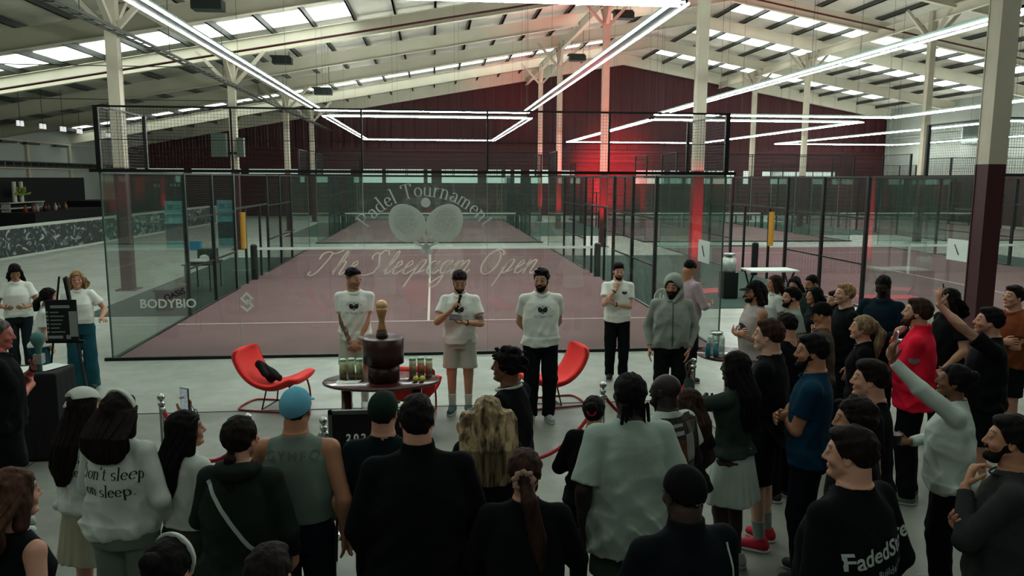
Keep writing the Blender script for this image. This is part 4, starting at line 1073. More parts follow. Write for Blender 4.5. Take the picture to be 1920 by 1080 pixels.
SC_['a'] = (.9, [arc(.34, .48, .28, .46, 60, 400, 12), [(.66, .98), (.58, .4), (.6, .05), (.74, .02), (.92, .3)]])
def glyph_quads(g, font, thick, thin, shear=0, serif=True, smooth=True):
    """list of quads (4 xy points) of one glyph"""
    d = font[g]; out = []
    for pl in d[1]:
        pts = [Vector((x+shear*y, y, 0)) for x, y in pl]
        if smooth and len(pl) > 2 and len(pl) < 9: pts = smooth_pts(pts, 5)
        L, R = [], []
        for i, p in enumerate(pts):
            t = (pts[min(i+1, len(pts)-1)]-pts[max(i-1, 0)]); t = t.normalized() if t.length > 1e-6 else Vector((0, 1, 0))
            w = (thin+(thick-thin)*abs(t.y)**1.5)/2; nn = Vector((-t.y, t.x, 0))*w
            L.append(p+nn); R.append(p-nn)
        for i in range(len(pts)-1): out.append([L[i], R[i], R[i+1], L[i+1]])
    if serif and len(d) > 2:
        for q in d[2]:
            x, y = q[0]+shear*q[1], q[1]; w = .17
            out.append([Vector((x-w, y-thin*.5, 0)), Vector((x+w, y-thin*.5, 0)), Vector((x+w, y+thin*.6, 0)), Vector((x-w, y+thin*.6, 0))])
    return out, d[0]
def lettering(text, size, thick=.16, thin=.05, font=GL, shear=0, serif=True, curve=None, gap=.06):
    """quads in local x,y metres, centred on x; curve = radius of an arch"""
    adv = [font[c][0]+gap for c in text]; W = sum(adv)*size; x = -W/2; out = []
    for ch, a in zip(text, adv):
        qs, _ = glyph_quads(ch, font, thick, thin, shear, serif)
        for q in qs:
            P = []
            for p in q:
                if curve:
                    th = (x+a*size/2)/curve; ux = (p.x-a/2)*size; uy = p.y*size
                    P.append((math.sin(th)*(curve+uy)+math.cos(th)*ux, math.cos(th)*(curve+uy)-math.sin(th)*ux-curve))
                else: P.append((x+p.x*size, p.y*size))
            out.append(P)
        x += a*size
    return out
def font_quads(text, size, bold=0, spacing=1.0, flip=False):
    """plain sans text as polygons in x,y metres, centred"""
    cu = bpy.data.curves.new('txt', 'FONT'); cu.body = text; cu.size = size; cu.align_x = 'CENTER'; cu.offset = bold; cu.resolution_u = 3; cu.space_character = spacing
    o = bpy.data.objects.new('txt', cu); C.objects.link(o); dg = bpy.context.evaluated_depsgraph_get()
    me = bpy.data.meshes.new_from_object(o.evaluated_get(dg)); out = [[(me.vertices[i].co.x*(-1 if flip else 1), me.vertices[i].co.y) for i in p.vertices] for p in me.polygons]
    bpy.data.objects.remove(o); bpy.data.curves.remove(cu); bpy.data.meshes.remove(me); return out
def flat_sign(name, polys, m, p0, ax, ay, off, parent=None, t=.003):
    """polygons laid on a plane, given real thickness t along off"""
    p0, ax, ay, off = map(Vector, (p0, ax, ay, off)); b = MB()
    for i, P in enumerate(polys):
        if len(P) < 3: continue
        e = off*(t+.00012*(i % 23)); b.add([p0+ax*x+ay*y for x, y in P]+[p0+ax*x+ay*y+e for x, y in P], [tuple(range(len(P))), tuple(range(2*len(P)-1, len(P)-1, -1))])
    return b.build(name, m, parent)
def on_cloth(ctx, target, polys, m, centre, toward, name='print', scale=1.0, rot=0, off=.0035):
    """print polygons on a garment: cast from outside along `toward` (body space) at the point centre"""
    me = target.data; bvh = BVHTree.FromPolygons([v.co for v in me.vertices], [p.vertices[:] for p in me.polygons])
    d = Vector(toward).normalized(); sx = d.cross(Vector((0, 0, 1))).normalized(); up_ = sx.cross(d)
    c0 = Vector(centre)-d*.6; b = MB(); cr, sr = math.cos(rot), math.sin(rot)
    for i, P in enumerate(polys):
        vs = []; of = off+.0001*(i % 17)
        for x, y in P:
            x, y = (x*cr-y*sr)*scale, (x*sr+y*cr)*scale
            o = c0+sx*x+up_*y; h = bvh.ray_cast(o, d)
            vs.append((h[0]-d*of) if h[0] is not None and h[3] < .95 else None)
        if all(v is not None for v in vs) and len(vs) > 2: b.add(vs, [tuple(range(len(vs)))])
    if b.f: return b.build(name, m, target)
def racket_polys(s=1.0, cut=True):
    """two crossed padel rackets and a ball, in x,y"""
    out = []
    for sg in (-1, 1):
        a = math.radians(-sg*38); ca, sa = math.cos(a), math.sin(a)
        def T(x, y): return ((x*ca-y*sa)*s, (x*sa+y*ca)*s)
        N = 32; ts = [2*PI*k/N for k in range(N)]
        head = [(.40*math.cos(t)*(1-.10*math.sin(-t)*-1), .72+.47*math.sin(t)) for t in ts]
        inner = [(.27*math.cos(t), .76+.31*math.sin(t)) for t in ts]
        for k in range(N):
            j = (k+1) % N; out.append([T(*head[k]), T(*head[j]), T(*inner[j]), T(*inner[k])])
        if cut:      # perforated face: crossing strips leave rows of small holes
            for i in range(-6, 7):
                x = i*.0445; yy = .31*math.sqrt(max(0, 1-(x/.27)**2))
                if yy > .02: out.append([T(x-.014, .76-yy), T(x+.014, .76-yy), T(x+.014, .76+yy), T(x-.014, .76+yy)])
            for i in range(-7, 8):
                y = i*.0445; xx = .27*math.sqrt(max(0, 1-(y/.31)**2))
                if xx > .02: out.append([T(-xx, .76+y-.014), T(xx, .76+y-.014), T(xx, .76+y+.014), T(-xx, .76+y+.014)])
        else: out.append([T(*p) for p in inner])
        out.append([T(-.20, .34), T(-.11, .29), T(-.03, .06), T(-.06, .0)]); out.append([T(.20, .34), T(.06, 0), T(.03, .06), T(.11, .29)])
        out.append([T(-.06, -.18), T(.06, -.18), T(.06, .08), T(-.06, .08)])
    out.append([(.11*s*math.cos(t), 1.03*s+.11*s*math.sin(t)) for t in [2*PI*k/16 for k in range(16)]])
    return out
# ---------------------------------------------------------------- the people, one entry each
PEOPLE_DATA = [
dict(id='P1', H=1.83, face=178, yaw=48, pitch=-8, skin='olive', hair='fade', fade=0.55, stubble=0.35, hairc='dark', label='presenter behind the trophy table, tattooed arm, hands clasped, head turned right', top={'color': 'dbe2d8'}, bottom={'color': 'b4baa9', 'style': 'shorts', 'loose': 0.02}, arm_r='clasp', arm_l='clasp', tattoo=(1, 'full'), sock='b5b9b2', shoes='b0b5b0', pos=(4.133, -3.009, 0), px=6.74),
dict(id='P2', H=1.81, face=186, yaw=8, pitch=-26, skin='olive', hair='fade', fade=0.7, beard=1, hairc='dark', label='presenter speaking into a handheld microphone, white tee and pale shorts', top={'color': 'dbe2d8', 'loose': 0.026}, bottom={'color': 'a3a99d', 'style': 'shorts', 'loose': 0.024}, arm_r='mic', arm_l='card', tattoo=(-1, 'band'), sock='c3c8c0', shoes='3b5452', sole='b8c0b8', pos=(5.434, -3.263, 0), px=6.53),
dict(id='P3', H=1.89, face=180, yaw=-22, pitch=-6, skin='olive', hair='wavytop', beard=1.3, hairc='black', label='bearded presenter in white tee and black trousers, hands behind his back', top={'color': 'dbe2d8', 'loose': 0.022}, bottom={'color': '101315', 'loose': 0.02}, arm_r='behind', arm_l='behind', shoes='8e9894', sole='b8c0b8', build=1.05, pos=(6.382, -3.671, 0), px=6.3),
dict(id='P4', H=1.74, face=186, yaw=4, pitch=-8, skin='fair', hair='quiff', beard=0.8, hairc='black', label='man in white tee holding his chin, standing against the glass', top={'color': 'dbe2d8', 'loose': 0.022}, bottom={'color': '101315', 'loose': 0.016}, arm_r='chin', arm_l='support', shoes='161a1a', pos=(7.769, -1.801, 0), px=7.76),
dict(id='P5', H=1.8, face=192, yaw=-22, pitch=-12, skin='light', hair='hood_up', beard=2.6, hairc='dark', label='bearded man with his grey hood up, facing the crowd', top={'color': '8b948b', 'sleeve': 'long', 'loose': 0.032, 'puff': 0.02, 'hem': 0.5, 'amp': 0.018, 'kind': 'knit'}, bottom={'color': '121517', 'loose': 0.02}, arm_r='down', arm_l='pocket', shoes='1a1d1d', build=1.06, pos=(7.965, -3.726, 0), px=6.52),
dict(id='P6', H=1.8, face=70, yaw=0, pitch=-38, skin='tan', hair='crop', hairc='black', label='man in lilac sweater looking down behind the hooded man', top={'color': 'a8989d', 'sleeve': 'long', 'loose': 0.03, 'puff': 0.02}, bottom={'color': '15181a'}, arm_r='front_hold', arm_l='front_hold', pos=(8.731, -2.059, 0), px=7.77),
dict(id='L1', H=1.66, sex='f', face=160, yaw=15, pitch=-34, skin='tan', hair=('long', 0.14), hairc='black', label='woman with long black hair looking down at the left edge', top={'color': 'dbe2d8', 'loose': 0.03, 'hem': 0.52}, bottom={'color': '1c2326'}, arm_r='front_hold', arm_l='front_hold', pos=(-0.987, -0.735, 0), px=9.29),
dict(id='L2', H=1.56, sex='f', face=74, yaw=6, pitch=-4, lean=0.22, skin='fair', hair=('long', 0.05), hairc='dark', label='woman leaning forward in white tee and blue jeans, looking right', top={'color': 'dbe2d8', 'loose': 0.03, 'hem': 0.53}, bottom={'color': '1d4650', 'style': 'wide', 'kind': 'denim', 'loose': 0.01}, arm_r='clasp', arm_l='clasp', shoes='9aa39c', pos=(0.202, -2.625, 0), px=7.77),
dict(id='L3', H=1.67, sex='f', face=162, yaw=4, skin='light', hair=('curlylong', 0.05), hair_w=1.12, hairc='8a6c48', label='curly haired woman in wide blue jeans standing behind the easel', top={'color': 'dbe2d8', 'loose': 0.03, 'hem': 0.555}, bottom={'color': '1b4a55', 'style': 'wide', 'kind': 'denim', 'loose': 0.012}, arm_r='down', arm_l=((0.16, 0.14, 0.6), (0.8, -0.5, -0.6), (0.5, 0.8, 0.1), (0, 0, -1), 0.7), shoes='23383a', pos=(0.292, -1.698, 0), px=8.32),
dict(id='L4', H=1.82, face=62, yaw=-8, pitch=-6, skin='red', hair='crop', hairc='grey', label='man in black tee and shorts cropped by the left edge, arms folded', top={'color': '101315', 'loose': 0.03}, bottom={'color': '101214', 'style': 'shorts', 'loose': 0.03}, arm_r='cross_over', arm_l='mic', shoes='b4bcb6', sock='a8aea8', build=1.1, near=True, pos=(1.652, -6.234, 0), px=5.09),
dict(id='F1', H=1.6, sex='f', face=22, yaw=-18, pitch=-2, skin='light', hair=('long', 0.24), hair_dx=-0.05, hairc='dark', label='woman in white headscarf and pleated beige skirt, very long dark hair', top={'color': 'bcc4ba', 'sleeve': 'long', 'loose': 0.035, 'puff': 0.025, 'hem': 0.5, 'amp': 0.016}, bottom={'color': '94927a', 'style': 'skirt', 'length': 0.3}, arm_r='front_hold', arm_l='front_hold', near=True, pos=(2.897, -7.657, 0), px=3.88),
dict(id='F2', H=1.71, sex='f', face=14, yaw=-6, pitch=0, skin='light', hair=('long', 0.085), hair_w=1.3, hairc='dark', label='woman with wavy dark hair in printed white sweatshirt and grey joggers', top={'color': 'bcc4ba', 'sleeve': 'long', 'loose': 0.045, 'puff': 0.03, 'hem': 0.5, 'amp': 0.018}, bottom={'color': '69776c', 'style': 'joggers', 'kind': 'knit', 'loose': 0.02}, arm_r='down_fwd', arm_l='front_hold', near=True, build=1.08, pos=(3.301, -8.141, 0), px=3.46),
dict(id='F3', H=1.56, sex='f', head=1.06, face=34, yaw=-24, pitch=4, skin='tan', hair=('long', 0.2), hair_w=0.85, hair_dx=-0.03, hairc='black', label='woman with dark ponytail and sunglasses on her head, filming with a phone', top={'color': 'bcc4ba', 'sleeve': 'long', 'loose': 0.025, 'hem': 0.56, 'amp': 0.012}, bottom={'color': '3a3f3b', 'style': 'joggers'}, arm_r='down_fwd', arm_l='phone_left', near=True, pos=(3.641, -8.068, 0), px=3.45),
dict(id='F4', H=1.7, sex='f', face=10, yaw=-14, skin='light', hair='braid', hairc='dark', label='woman with a dark braid in a dark green hoodie with white bag strap', top={'color': '18221c', 'sleeve': 'long', 'loose': 0.055, 'neck': 'hood', 'hem': 0.47, 'amp': 0.016, 'kind': 'knit'}, bottom={'color': '16191b', 'style': 'leggings'}, arm_r='down_fwd', arm_l='front_hold', near=True, build=1.12, pos=(4.101, -8.632, 0), px=2.98),
dict(id='F5', H=1.76, face=4, yaw=-4, skin='tan', hair='crop', hairc='black', label='man in light blue cap and grey sleeveless top', cap={'color': '5fa0b4', 'back': False, 'brim': True}, top={'color': '66756b', 'sleeve': 'none', 'loose': 0.022, 'hem': 0.565, 'neck': 'crew'}, bottom={'color': '151c24', 'style': 'trousers', 'loose': 0.02}, arm_r='down', arm_l='front_hold', near=True, armw=1.12, build=1.05, pos=(4.338, -8.33, 0), px=3.13),
dict(id='F6', H=1.72, face=4, yaw=-8, skin='light', hair='short', hairc='dark', label='man in dark green cap and navy tee beside the letter board', cap={'color': '18261f', 'back': False}, top={'color': '0f1a1e', 'loose': 0.03}, bottom={'color': '12161a'}, near=True, pos=(4.824, -8.308, 0), px=3.11),
dict(id='F7', H=1.87, face=-4, yaw=-4, skin='light', hair='short', hairc='black', label='broad man in a plain black jacket seen from behind, centre of the crowd', top={'color': '0b0d0e', 'sleeve': 'long', 'loose': 0.055, 'neck': 'high', 'hem': 0.46, 'amp': 0.014}, bottom={'color': '0c0e10'}, near=True, build=1.14, arm_r='pocket', arm_l='pocket', pos=(5.031, -8.902, 0), px=2.68),
dict(id='F8', H=1.66, sex='f', face=2, skin='light', hair=('long', 0.17), hair_w=1.7, hairc='balayage', label='woman with long wavy blonde hair seen from behind', top={'color': '121416', 'sleeve': 'long', 'loose': 0.02}, bottom={'color': '111314'}, near=True, arm_r='front_hold', arm_l='front_hold', pos=(5.43, -8.23, 0), px=3.18),
dict(id='F9', H=1.76, face=-58, yaw=12, pitch=2, skin='brown', hair='curly', hairc='black', label='young man in profile with curly black hair and black sweatshirt', top={'color': '0c0e0f', 'sleeve': 'long', 'loose': 0.04, 'amp': 0.014}, bottom={'color': '0e1012'}, near=True, arm_r='front_hold', arm_l='front_hold', pos=(5.637, -7.405, 0), px=3.72),
dict(id='F10', H=1.66, sex='f', face=4, yaw=-6, pitch=-6, skin='tan', hair='pony', pony_z=-0.012, pony_dx=0.05, pony_len=0.3, hairc='2c1c17', label='auburn haired woman with a beige scrunchie, front row in black', top={'color': '0c0e0f', 'sleeve': 'long', 'loose': 0.035, 'neck': 'crew', 'amp': 0.012}, bottom={'color': '0c0e0f'}, near=True, build=1.12, arm_r='front_hold', arm_l='front_hold', pos=(5.543, -9.149, 0), px=2.58),
dict(id='F11', H=1.5, sex='f', face=16, yaw=-6, skin='tan', hair='bun', hairc='black', label='small girl in black jumper with white collar and red hair tie', top={'color': '0d0f10', 'sleeve': 'long', 'loose': 0.04, 'amp': 0.012, 'hem': 0.5}, bottom={'color': '111314'}, near=True, arm_r='front_hold', arm_l='front_hold', pos=(6.172, -7.742, 0), px=3.6),
dict(id='F12', H=1.84, face=-4, yaw=10, pitch=2, skin='deep', hair='cornrows', hairc='black', label='tall man with cornrows in a long pale mint tee', top={'color': '95a69a', 'loose': 0.042, 'hem': 0.42, 'sl_len': 0.88, 'amp': 0.016}, bottom={'color': '39443e', 'style': 'shorts'}, near=True, build=1.06, armw=1.1, tattoo=None, pos=(6.229, -8.44, 0), px=3.09),
dict(id='F13', H=1.7, face=-26, yaw=22, skin='deep', hair=None, beard=1.2, hairc='black', fade=0.25, label='bald man in a white tee with a large picture on the back', top={'color': 'a9b5ab', 'loose': 0.04, 'hem': 0.45}, bottom={'color': '181a1a'}, near=True, arm_r='down_fwd', arm_l='down', pos=(6.607, -7.928, 0), px=3.52),
dict(id='F14', H=1.5, sex='f', face=-30, yaw=10, skin='dark', hair=('braids', 0.12), hairc='2e1e16', label='woman with long brown braids half hidden beyond the bald man', top={'color': '15201c', 'loose': 0.02}, bottom={'color': '111314'}, near=True, arm_r='down_fwd', arm_l='down', pos=(6.871, -7.617, 0), px=3.81),
dict(id='F15', H=1.72, face=-14, yaw=6, pitch=-6, skin='dark', hair='crop', fade=0.5, hairc='black', label='person in a black cap with white lettering and dark jacket, front row', cap={'color': '0a0c0c', 'back': False, 'brim': False}, top={'color': '0d1216', 'sleeve': 'long', 'loose': 0.05, 'neck': 'high', 'amp': 0.014}, bottom={'color': '0c0e10'}, near=True, build=1.12, arm_r='front_hold', arm_l='front_hold', pos=(6.174, -9.599, 0), px=2.37),
dict(id='F16', H=1.7, sex='f', face=-38, yaw=8, skin='dark', hair=('long', 0.2), hairc='black', label='woman with long black hair in a white pleated skirt and grey top', top={'color': '2b3631', 'sleeve': 'long', 'loose': 0.012, 'hem': 0.545}, bottom={'color': 'b3c4b8', 'style': 'skirt', 'length': 0.335, 'top_z': 0.575}, near=True, arm_r='chest', arm_l='phone_face', shoes='8f9894', pos=(7.303, -7.364, 0), px=4.04),
dict(id='F17', H=1.87, face=-52, yaw=4, pitch=2, skin='fair', hair='short', hairc='brown', label='tall man in black tee, black shorts and bright red trainers', top={'color': '0e1212', 'loose': 0.035, 'hem': 0.47}, bottom={'color': '0d0f10', 'style': 'shorts', 'loose': 0.03, 'length': 0.3}, near=True, arm_r='cross_under', arm_l='cross_over', shoes='a3192c', sole='a9b0a9', sock='7d8880', pos=(7.712, -7.006, 0), px=4.35),
dict(id='F18', H=1.8, face=-92, yaw=-4, skin='tan', hair='flow', hairc='dark', beard=0.7, label='long haired man in a black cap and pale sleeveless top, arms crossed', cap={'color': '0d1413'}, top={'color': 'a49c96', 'sleeve': 'none', 'loose': 0.03}, bottom={'color': '8f8784', 'style': 'shorts'}, arm_r='cross_over', arm_l='cross_under', pos=(8.745, -4.317, 0), px=6.32),
dict(id='F19', H=1.72, face=-76, yaw=4, skin='olive', hair='short', hairc='black', beard=1.1, label='black haired bearded man in pale grey tee, second row right', top={'color': '7d8c84', 'loose': 0.03}, bottom={'color': '181b1c'}, pos=(9.216, -4.263, 0), px=6.5),
dict(id='F20', H=1.76, face=-30, yaw=0, pitch=-6, skin='light', hair='crop', hairc='dark', fade=0.5, label='man with cropped hair in black tee with white letters on the shoulder', top={'color': '0c0f10', 'loose': 0.035}, bottom={'color': '101214'}, arm_r='down', arm_l='down_fwd', pos=(8.265, -6.132, 0), px=5.06),
dict(id='F21', H=1.68, face=-66, yaw=0, pitch=-18, skin='tan', hair='crop', hairc='dark', label='man in a black cap and brown long sleeved tee looking down', cap={'color': '0c1011'}, top={'color': '4a4037', 'sleeve': 'long', 'loose': 0.035}, bottom={'color': '15181a'}, arm_r='front_hold', arm_l='front_hold', pos=(9.084, -5.195, 0), px=5.89),
dict(id='F22', H=1.86, face=-58, yaw=10, skin='tan', hair='short', hairc='black', beard=1, label='man in a teal blue tee with folded arms', top={'color': '0d3044', 'loose': 0.02, 'hem': 0.49}, bottom={'color': '12161c', 'loose': 0.02}, near=True, arm_r='cross_over', arm_l='cross_under', armw=1.15, build=1.04, pos=(7.794, -7.545, 0), px=4.05),
dict(id='F23', H=1.8, face=-84, yaw=4, pitch=8, skin='fair', hair='short', hairc='8d7452', stubble=0.15, label='blond man in black tee looking up to the left', top={'color': '0e1414', 'loose': 0.03}, bottom={'color': '101314'}, pos=(9.685, -4.564, 0), px=6.46),
dict(id='F24', H=1.7, sex='f', face=-62, yaw=-2, pitch=4, skin='light', hair='pony', pony_z=0.022, pony_len=0.2, hairc='7a684e', label='blonde woman with a high ponytail in black tee, in profile', top={'color': '0c0f10', 'loose': 0.02}, bottom={'color': '101214'}, pos=(9.072, -5.996, 0), px=5.41),
dict(id='F25', H=1.84, face=-128, yaw=0, pitch=-24, skin='deep', hair='crop', hairc='black', label='man in a dark teal top looking down, behind the ponytail woman', top={'color': '0f2029', 'loose': 0.03, 'sleeve': 'long'}, bottom={'color': '101214'}, arm_r='front_hold', arm_l='front_hold', pos=(10.338, -4.206, 0), px=6.9),
dict(id='F26', H=1.9, face=-52, yaw=2, pitch=8, skin='light', hair='short', hairc='brown', beard=1.2, beardc='3a2118', label='bearded man in a bright red jacket with his hand at his chin', top={'color': 'd81f38', 'sleeve': 'long', 'loose': 0.035, 'neck': 'polo', 'hem': 0.47, 'amp': 0.014}, bottom={'color': '0f1112', 'loose': 0.02}, near=True, arm_r='chin', arm_l='support', build=1.08, shoes='5d6f5c', sole='8a938a', pos=(9.42, -6.273, 0), px=5.36),
dict(id='F27', H=1.8, face=-58, yaw=2, pitch=2, skin='light', hair='quiff', hairc='dark', label='dark haired man in black vest in profile, below the red jacket', top={'color': '0b0d0e', 'sleeve': 'short', 'loose': 0.03}, bottom={'color': '101214'}, near=True, arm_r='down', arm_l='down_fwd', pos=(7.897, -8.113, 0), px=3.75),
dict(id='F28', H=1.77, face=-54, yaw=4, pitch=-4, skin='tan', hair='wavytop', hairc='dark', label='curly haired man with bare shoulders in a black vest', top={'color': '0b0d0e', 'sleeve': 'none', 'neck': 'tank', 'loose': 0.02}, bottom={'color': '101214'}, near=True, arm_r='down', arm_l='down_fwd', armw=1.1, pos=(7.398, -8.812, 0), px=3.18),
dict(id='F29', H=1.84, face=-26, yaw=24, pitch=-2, skin='light', hair='short', hairc='dark', label='man in a black top with pale lettering low on the back, front right', top={'color': '0b0e0f', 'sleeve': 'long', 'loose': 0.05, 'hem': 0.44, 'amp': 0.012}, bottom={'color': '0c0e10'}, near=True, build=1.12, arm_r='down', arm_l='down_fwd', pos=(6.987, -9.485, 0), px=2.64),
dict(id='F30', H=1.7, sex='f', face=-56, yaw=4, pitch=8, skin='brown', hair='bun', hairc='black', label='woman in white sweatshirt and black trousers holding a phone high', top={'color': 'aebcb0', 'sleeve': 'long', 'loose': 0.05, 'puff': 0.035, 'hem': 0.47, 'amp': 0.018}, bottom={'color': '0c0e10', 'style': 'trousers', 'loose': 0.02}, near=True, arm_l='phone_high', arm_r='front_hold', shoes='8c9690', pos=(8.648, -7.868, 0), px=4.19),
dict(id='F31', H=1.84, face=-60, yaw=0, pitch=8, skin='light', hair='short', hairc='black', stubble=0.4, label='man in black tee raising a small camera overhead, by the big column', top={'color': '0c0f10', 'loose': 0.035}, bottom={'color': '0f1112', 'style': 'shorts'}, arm_l='phone_high', arm_r='front_hold', build=1.05, pos=(9.976, -6.448, 0), px=5.49),
dict(id='F32', H=1.78, face=-84, yaw=0, skin='olive', hair=('curlylong', 0.05), hairc='black', label='long curly black haired person between red jacket and column', top={'color': '0d1011', 'loose': 0.03}, bottom={'color': '101214'}, arm_r='down', arm_l='down_fwd', pos=(10.67, -4.917, 0), px=6.62),
dict(id='F33', H=1.82, face=-98, yaw=-4, pitch=6, skin='light', hair='short', hairc='dark', label='man in rust orange tee at the right edge', top={'color': '6e3a22', 'loose': 0.03}, bottom={'color': '0e1012', 'style': 'shorts'}, arm_r='cross_over', arm_l='cross_under', pos=(11.355, -5.001, 0), px=6.86),
dict(id='F34', H=1.8, face=-52, yaw=4, pitch=4, skin='tan', hair='short', hairc='black', beard=1, label='man in dark grey sweatshirt with fingers at his mouth, bottom right', top={'color': '2a2d2c', 'sleeve': 'long', 'loose': 0.05, 'amp': 0.016, 'kind': 'knit'}, bottom={'color': '14171a'}, near=True, arm_r='support', arm_l='chin', pos=(7.944, -9.269, 0), px=3.14),
dict(id='F35', H=1.7, sex='f', face=30, yaw=-10, skin='light', hair=('long', 0.08), hairc='432d22', label='brown haired woman with a bare shoulder in the bottom left corner', top={'color': '101214', 'sleeve': 'none', 'neck': 'tank', 'loose': 0.01, 'hem': 0.56}, bottom={'color': '14171a'}, near=True, pos=(3.307, -9.294, 0), px=2.76),
dict(id='F36', H=1.62, sex='f', face=6, yaw=-14, pitch=-6, skin='light', hair='bun', hairc='black', label='dark haired woman with a pale headband at the bottom edge', top={'color': '0d0f10', 'loose': 0.03}, bottom={'color': '101214'}, near=True, pos=(4.14, -9.868, 0), px=2.22),
dict(id='F37', H=1.66, sex='f', face=0, yaw=-10, pitch=-6, skin='light', hair='short', hairc='dark', label='dark haired person barely in view at the bottom edge', top={'color': '0d0f10', 'loose': 0.03}, bottom={'color': '101214'}, near=True, pos=(4.532, -10.034, 0), px=2.04),
dict(id='G1', H=1.64, sex='f', face=-84, yaw=0, skin='tan', hair=('long', 0.12), hairc='2a1c16', label='woman with long brown hair just behind the capped man', top={'color': 'a9b1a8', 'loose': 0.02}, bottom={'color': '15181a'}, pos=(9.781, -2.574, 0), px=7.72),
dict(id='G2', H=1.58, sex='f', face=-120, yaw=10, pitch=-14, skin='light', hair=('long', 0.12), hairc='black', label='woman with straight black hair beside the white table', top={'color': '9aa39a', 'loose': 0.02}, bottom={'color': '15181a'}, pos=(10.196, -2.307, 0), px=8.01),
dict(id='G3', H=1.7, face=-104, yaw=0, pitch=-14, skin='tan', hair='crop', hairc='black', beard=0.7, label='man with receding hair in dark top in the back row', top={'color': '12201c', 'loose': 0.03}, bottom={'color': '15181a'}, pos=(10.08, -3.016, 0), px=7.53),
dict(id='G4', H=1.6, sex='f', face=-84, yaw=0, skin='tan', hair=('long', 0.06), hairc='black', label='dark haired woman in profile in front of the bearded man', top={'color': '14191a', 'loose': 0.02}, bottom={'color': '15181a'}, pos=(9.902, -3.461, 0), px=7.21),
dict(id='G5', H=1.62, head=1.04, face=-90, yaw=0, skin='light', hair='short', hairc='dark', beard=1.2, label='bearded man beside the blond man, hand raised to his face', top={'color': '101415', 'loose': 0.03}, bottom={'color': '15181a'}, arm_r='chin', arm_l='support', pos=(9.906, -3.971, 0), px=6.91)]
for _d in PEOPLE_DATA: person(_d)
# ---------------------------------------------------------------- garments' prints and worn things
M_ink = mat('black_print', '15191a', .8); M_white = mat('white_print', 'aab4ac', .7); M_grey = mat('grey_print', '7c857e', .8)
def chest(pid, s=1.0, z=.70, x=0, full=True):
    c = PEOPLE[pid]; H = c['H']
    on_cloth(c, c['top'], racket_polys(.085*s), M_ink, (x*H, c['ly'], z*H-.04*s), (0, -1, 0), 'racket_print')
    if full:
        on_cloth(c, c['top'], lettering('Padel Tournament', .018*s, .2, .1, curve=.16*s), M_grey, (x*H, c['ly'], z*H+.055*s), (0, -1, 0), 'arched_print')
        on_cloth(c, c['top'], lettering('The Sleepgm Open', .020*s, .14, .07, font=SC_, shear=.5, serif=False, gap=.0), M_grey, (x*H, c['ly'], z*H-.105*s), (0, -1, 0), 'script_print')
chest('P1', .8, .735); chest('P2', .8, .735); chest('P3', .8, .735); chest('P4', .5, .745, -.045, False)
def back(pid, polys, m, z, x=0, rot=0, name='back_print', off=.004):
    c = PEOPLE[pid]; H = c['H']; return on_cloth(c, c['top'], polys, m, (x*H, c['ly'], z*H), (0, 1, 0), name, 1.0, rot, off)
for pid, dx in (('F2', .010), ('F1', .01)):
    back(pid, lettering("Don't sleep", .042, .20, .07, gap=.05), M_ink, .716, dx); back(pid, lettering("on sleep.", .042, .20, .07, gap=.05), M_ink, .660, dx-.004)
back('F29', font_quads('FadedStore', .105, .002), M_white, .690, .02, .10); back('F29', font_quads('Builder Lor', .050, .001), M_grey, .650, .045, .10)
back('F5', font_quads('GYMFO', .070, .002, 1.4), mat('dark_green_print', '4f5c54', .9), .775, .0)
back('F20', font_quads('on', .14, .004), M_white, .745, .045, -1.57)
c = PEOPLE['F13']
for (x0, y0, x1, y1, hexc, of) in ((-.15, -.24, .15, .16, '2c2826', .007), (-.14, .10, -.01, .12, '8e968e', .010), (-.14, .05, -.01, .075, '8e968e', .010), (-.10, -.16, .0, .02, '5b3423', .010), (.0, -.12, .085, .05, '7d817b', .012), (-.02, -.22, .10, -.13, '4d4a43', .010), (.03, .04, .12, .12, '55504b', .011)):
    n = 14; P = [[(x0+(x1-x0)*i/n, y0+(y1-y0)*j/n), (x0+(x1-x0)*(i+1)/n, y0+(y1-y0)*j/n), (x0+(x1-x0)*(i+1)/n, y0+(y1-y0)*(j+1)/n), (x0+(x1-x0)*i/n, y0+(y1-y0)*(j+1)/n)] for i in range(n) for j in range(n)]
    back('F13', P, mat('picture_'+hexc, hexc, .9), .735, .03, 0, 'back_picture', of)
c = PEOPLE['F18']
half = [[(0, 0), (.13*math.cos(a), .075*math.sin(a)), (.13*math.cos(a+.262), .075*math.sin(a+.262))] for a in [PI*k/12 for k in range(12)]]
on_cloth(c, c['top'], half+[[(-.06, -.08), (-.02, -.08), (-.02, 0), (-.06, 0)], [(.02, -.08), (.06, -.08), (.06, 0), (.02, 0)]], M_ink, (0, 0, .68*c['H']), (0, -1, 0), 'round_print')
c = PEOPLE['F26']
on_cloth(c, c['top'], [[(.02*math.cos(t), .02*math.sin(t)) for t in [2*PI*k/12 for k in range(12)]]], mat('pale_badge', 'b9a6a6', .7), (-.05*c['H'], 0, .74*c['H']), (0, -1, 0), 'chest_badge')
on_cloth(c, c['top'], racket_polys(.05, False), M_grey, (-.1*c['H'], 0, .70*c['H']), (1, 0, 0), 'sleeve_badge')
def ring(ctx, a, b, t, r, m, name, rr=.006, tilt=0):
    a, b = Vector(a), Vector(b); p = a+(b-a)*t; d = (b-a).normalized(); u = d.orthogonal().normalized(); v = d.cross(u); k = MB()
    k.tube([p+(u*math.cos(x)+v*math.sin(x))*r for x in [2*PI*i/16 for i in range(16)]], rr, 6, closed=True); return k.build(name, m, ctx['root'], True)
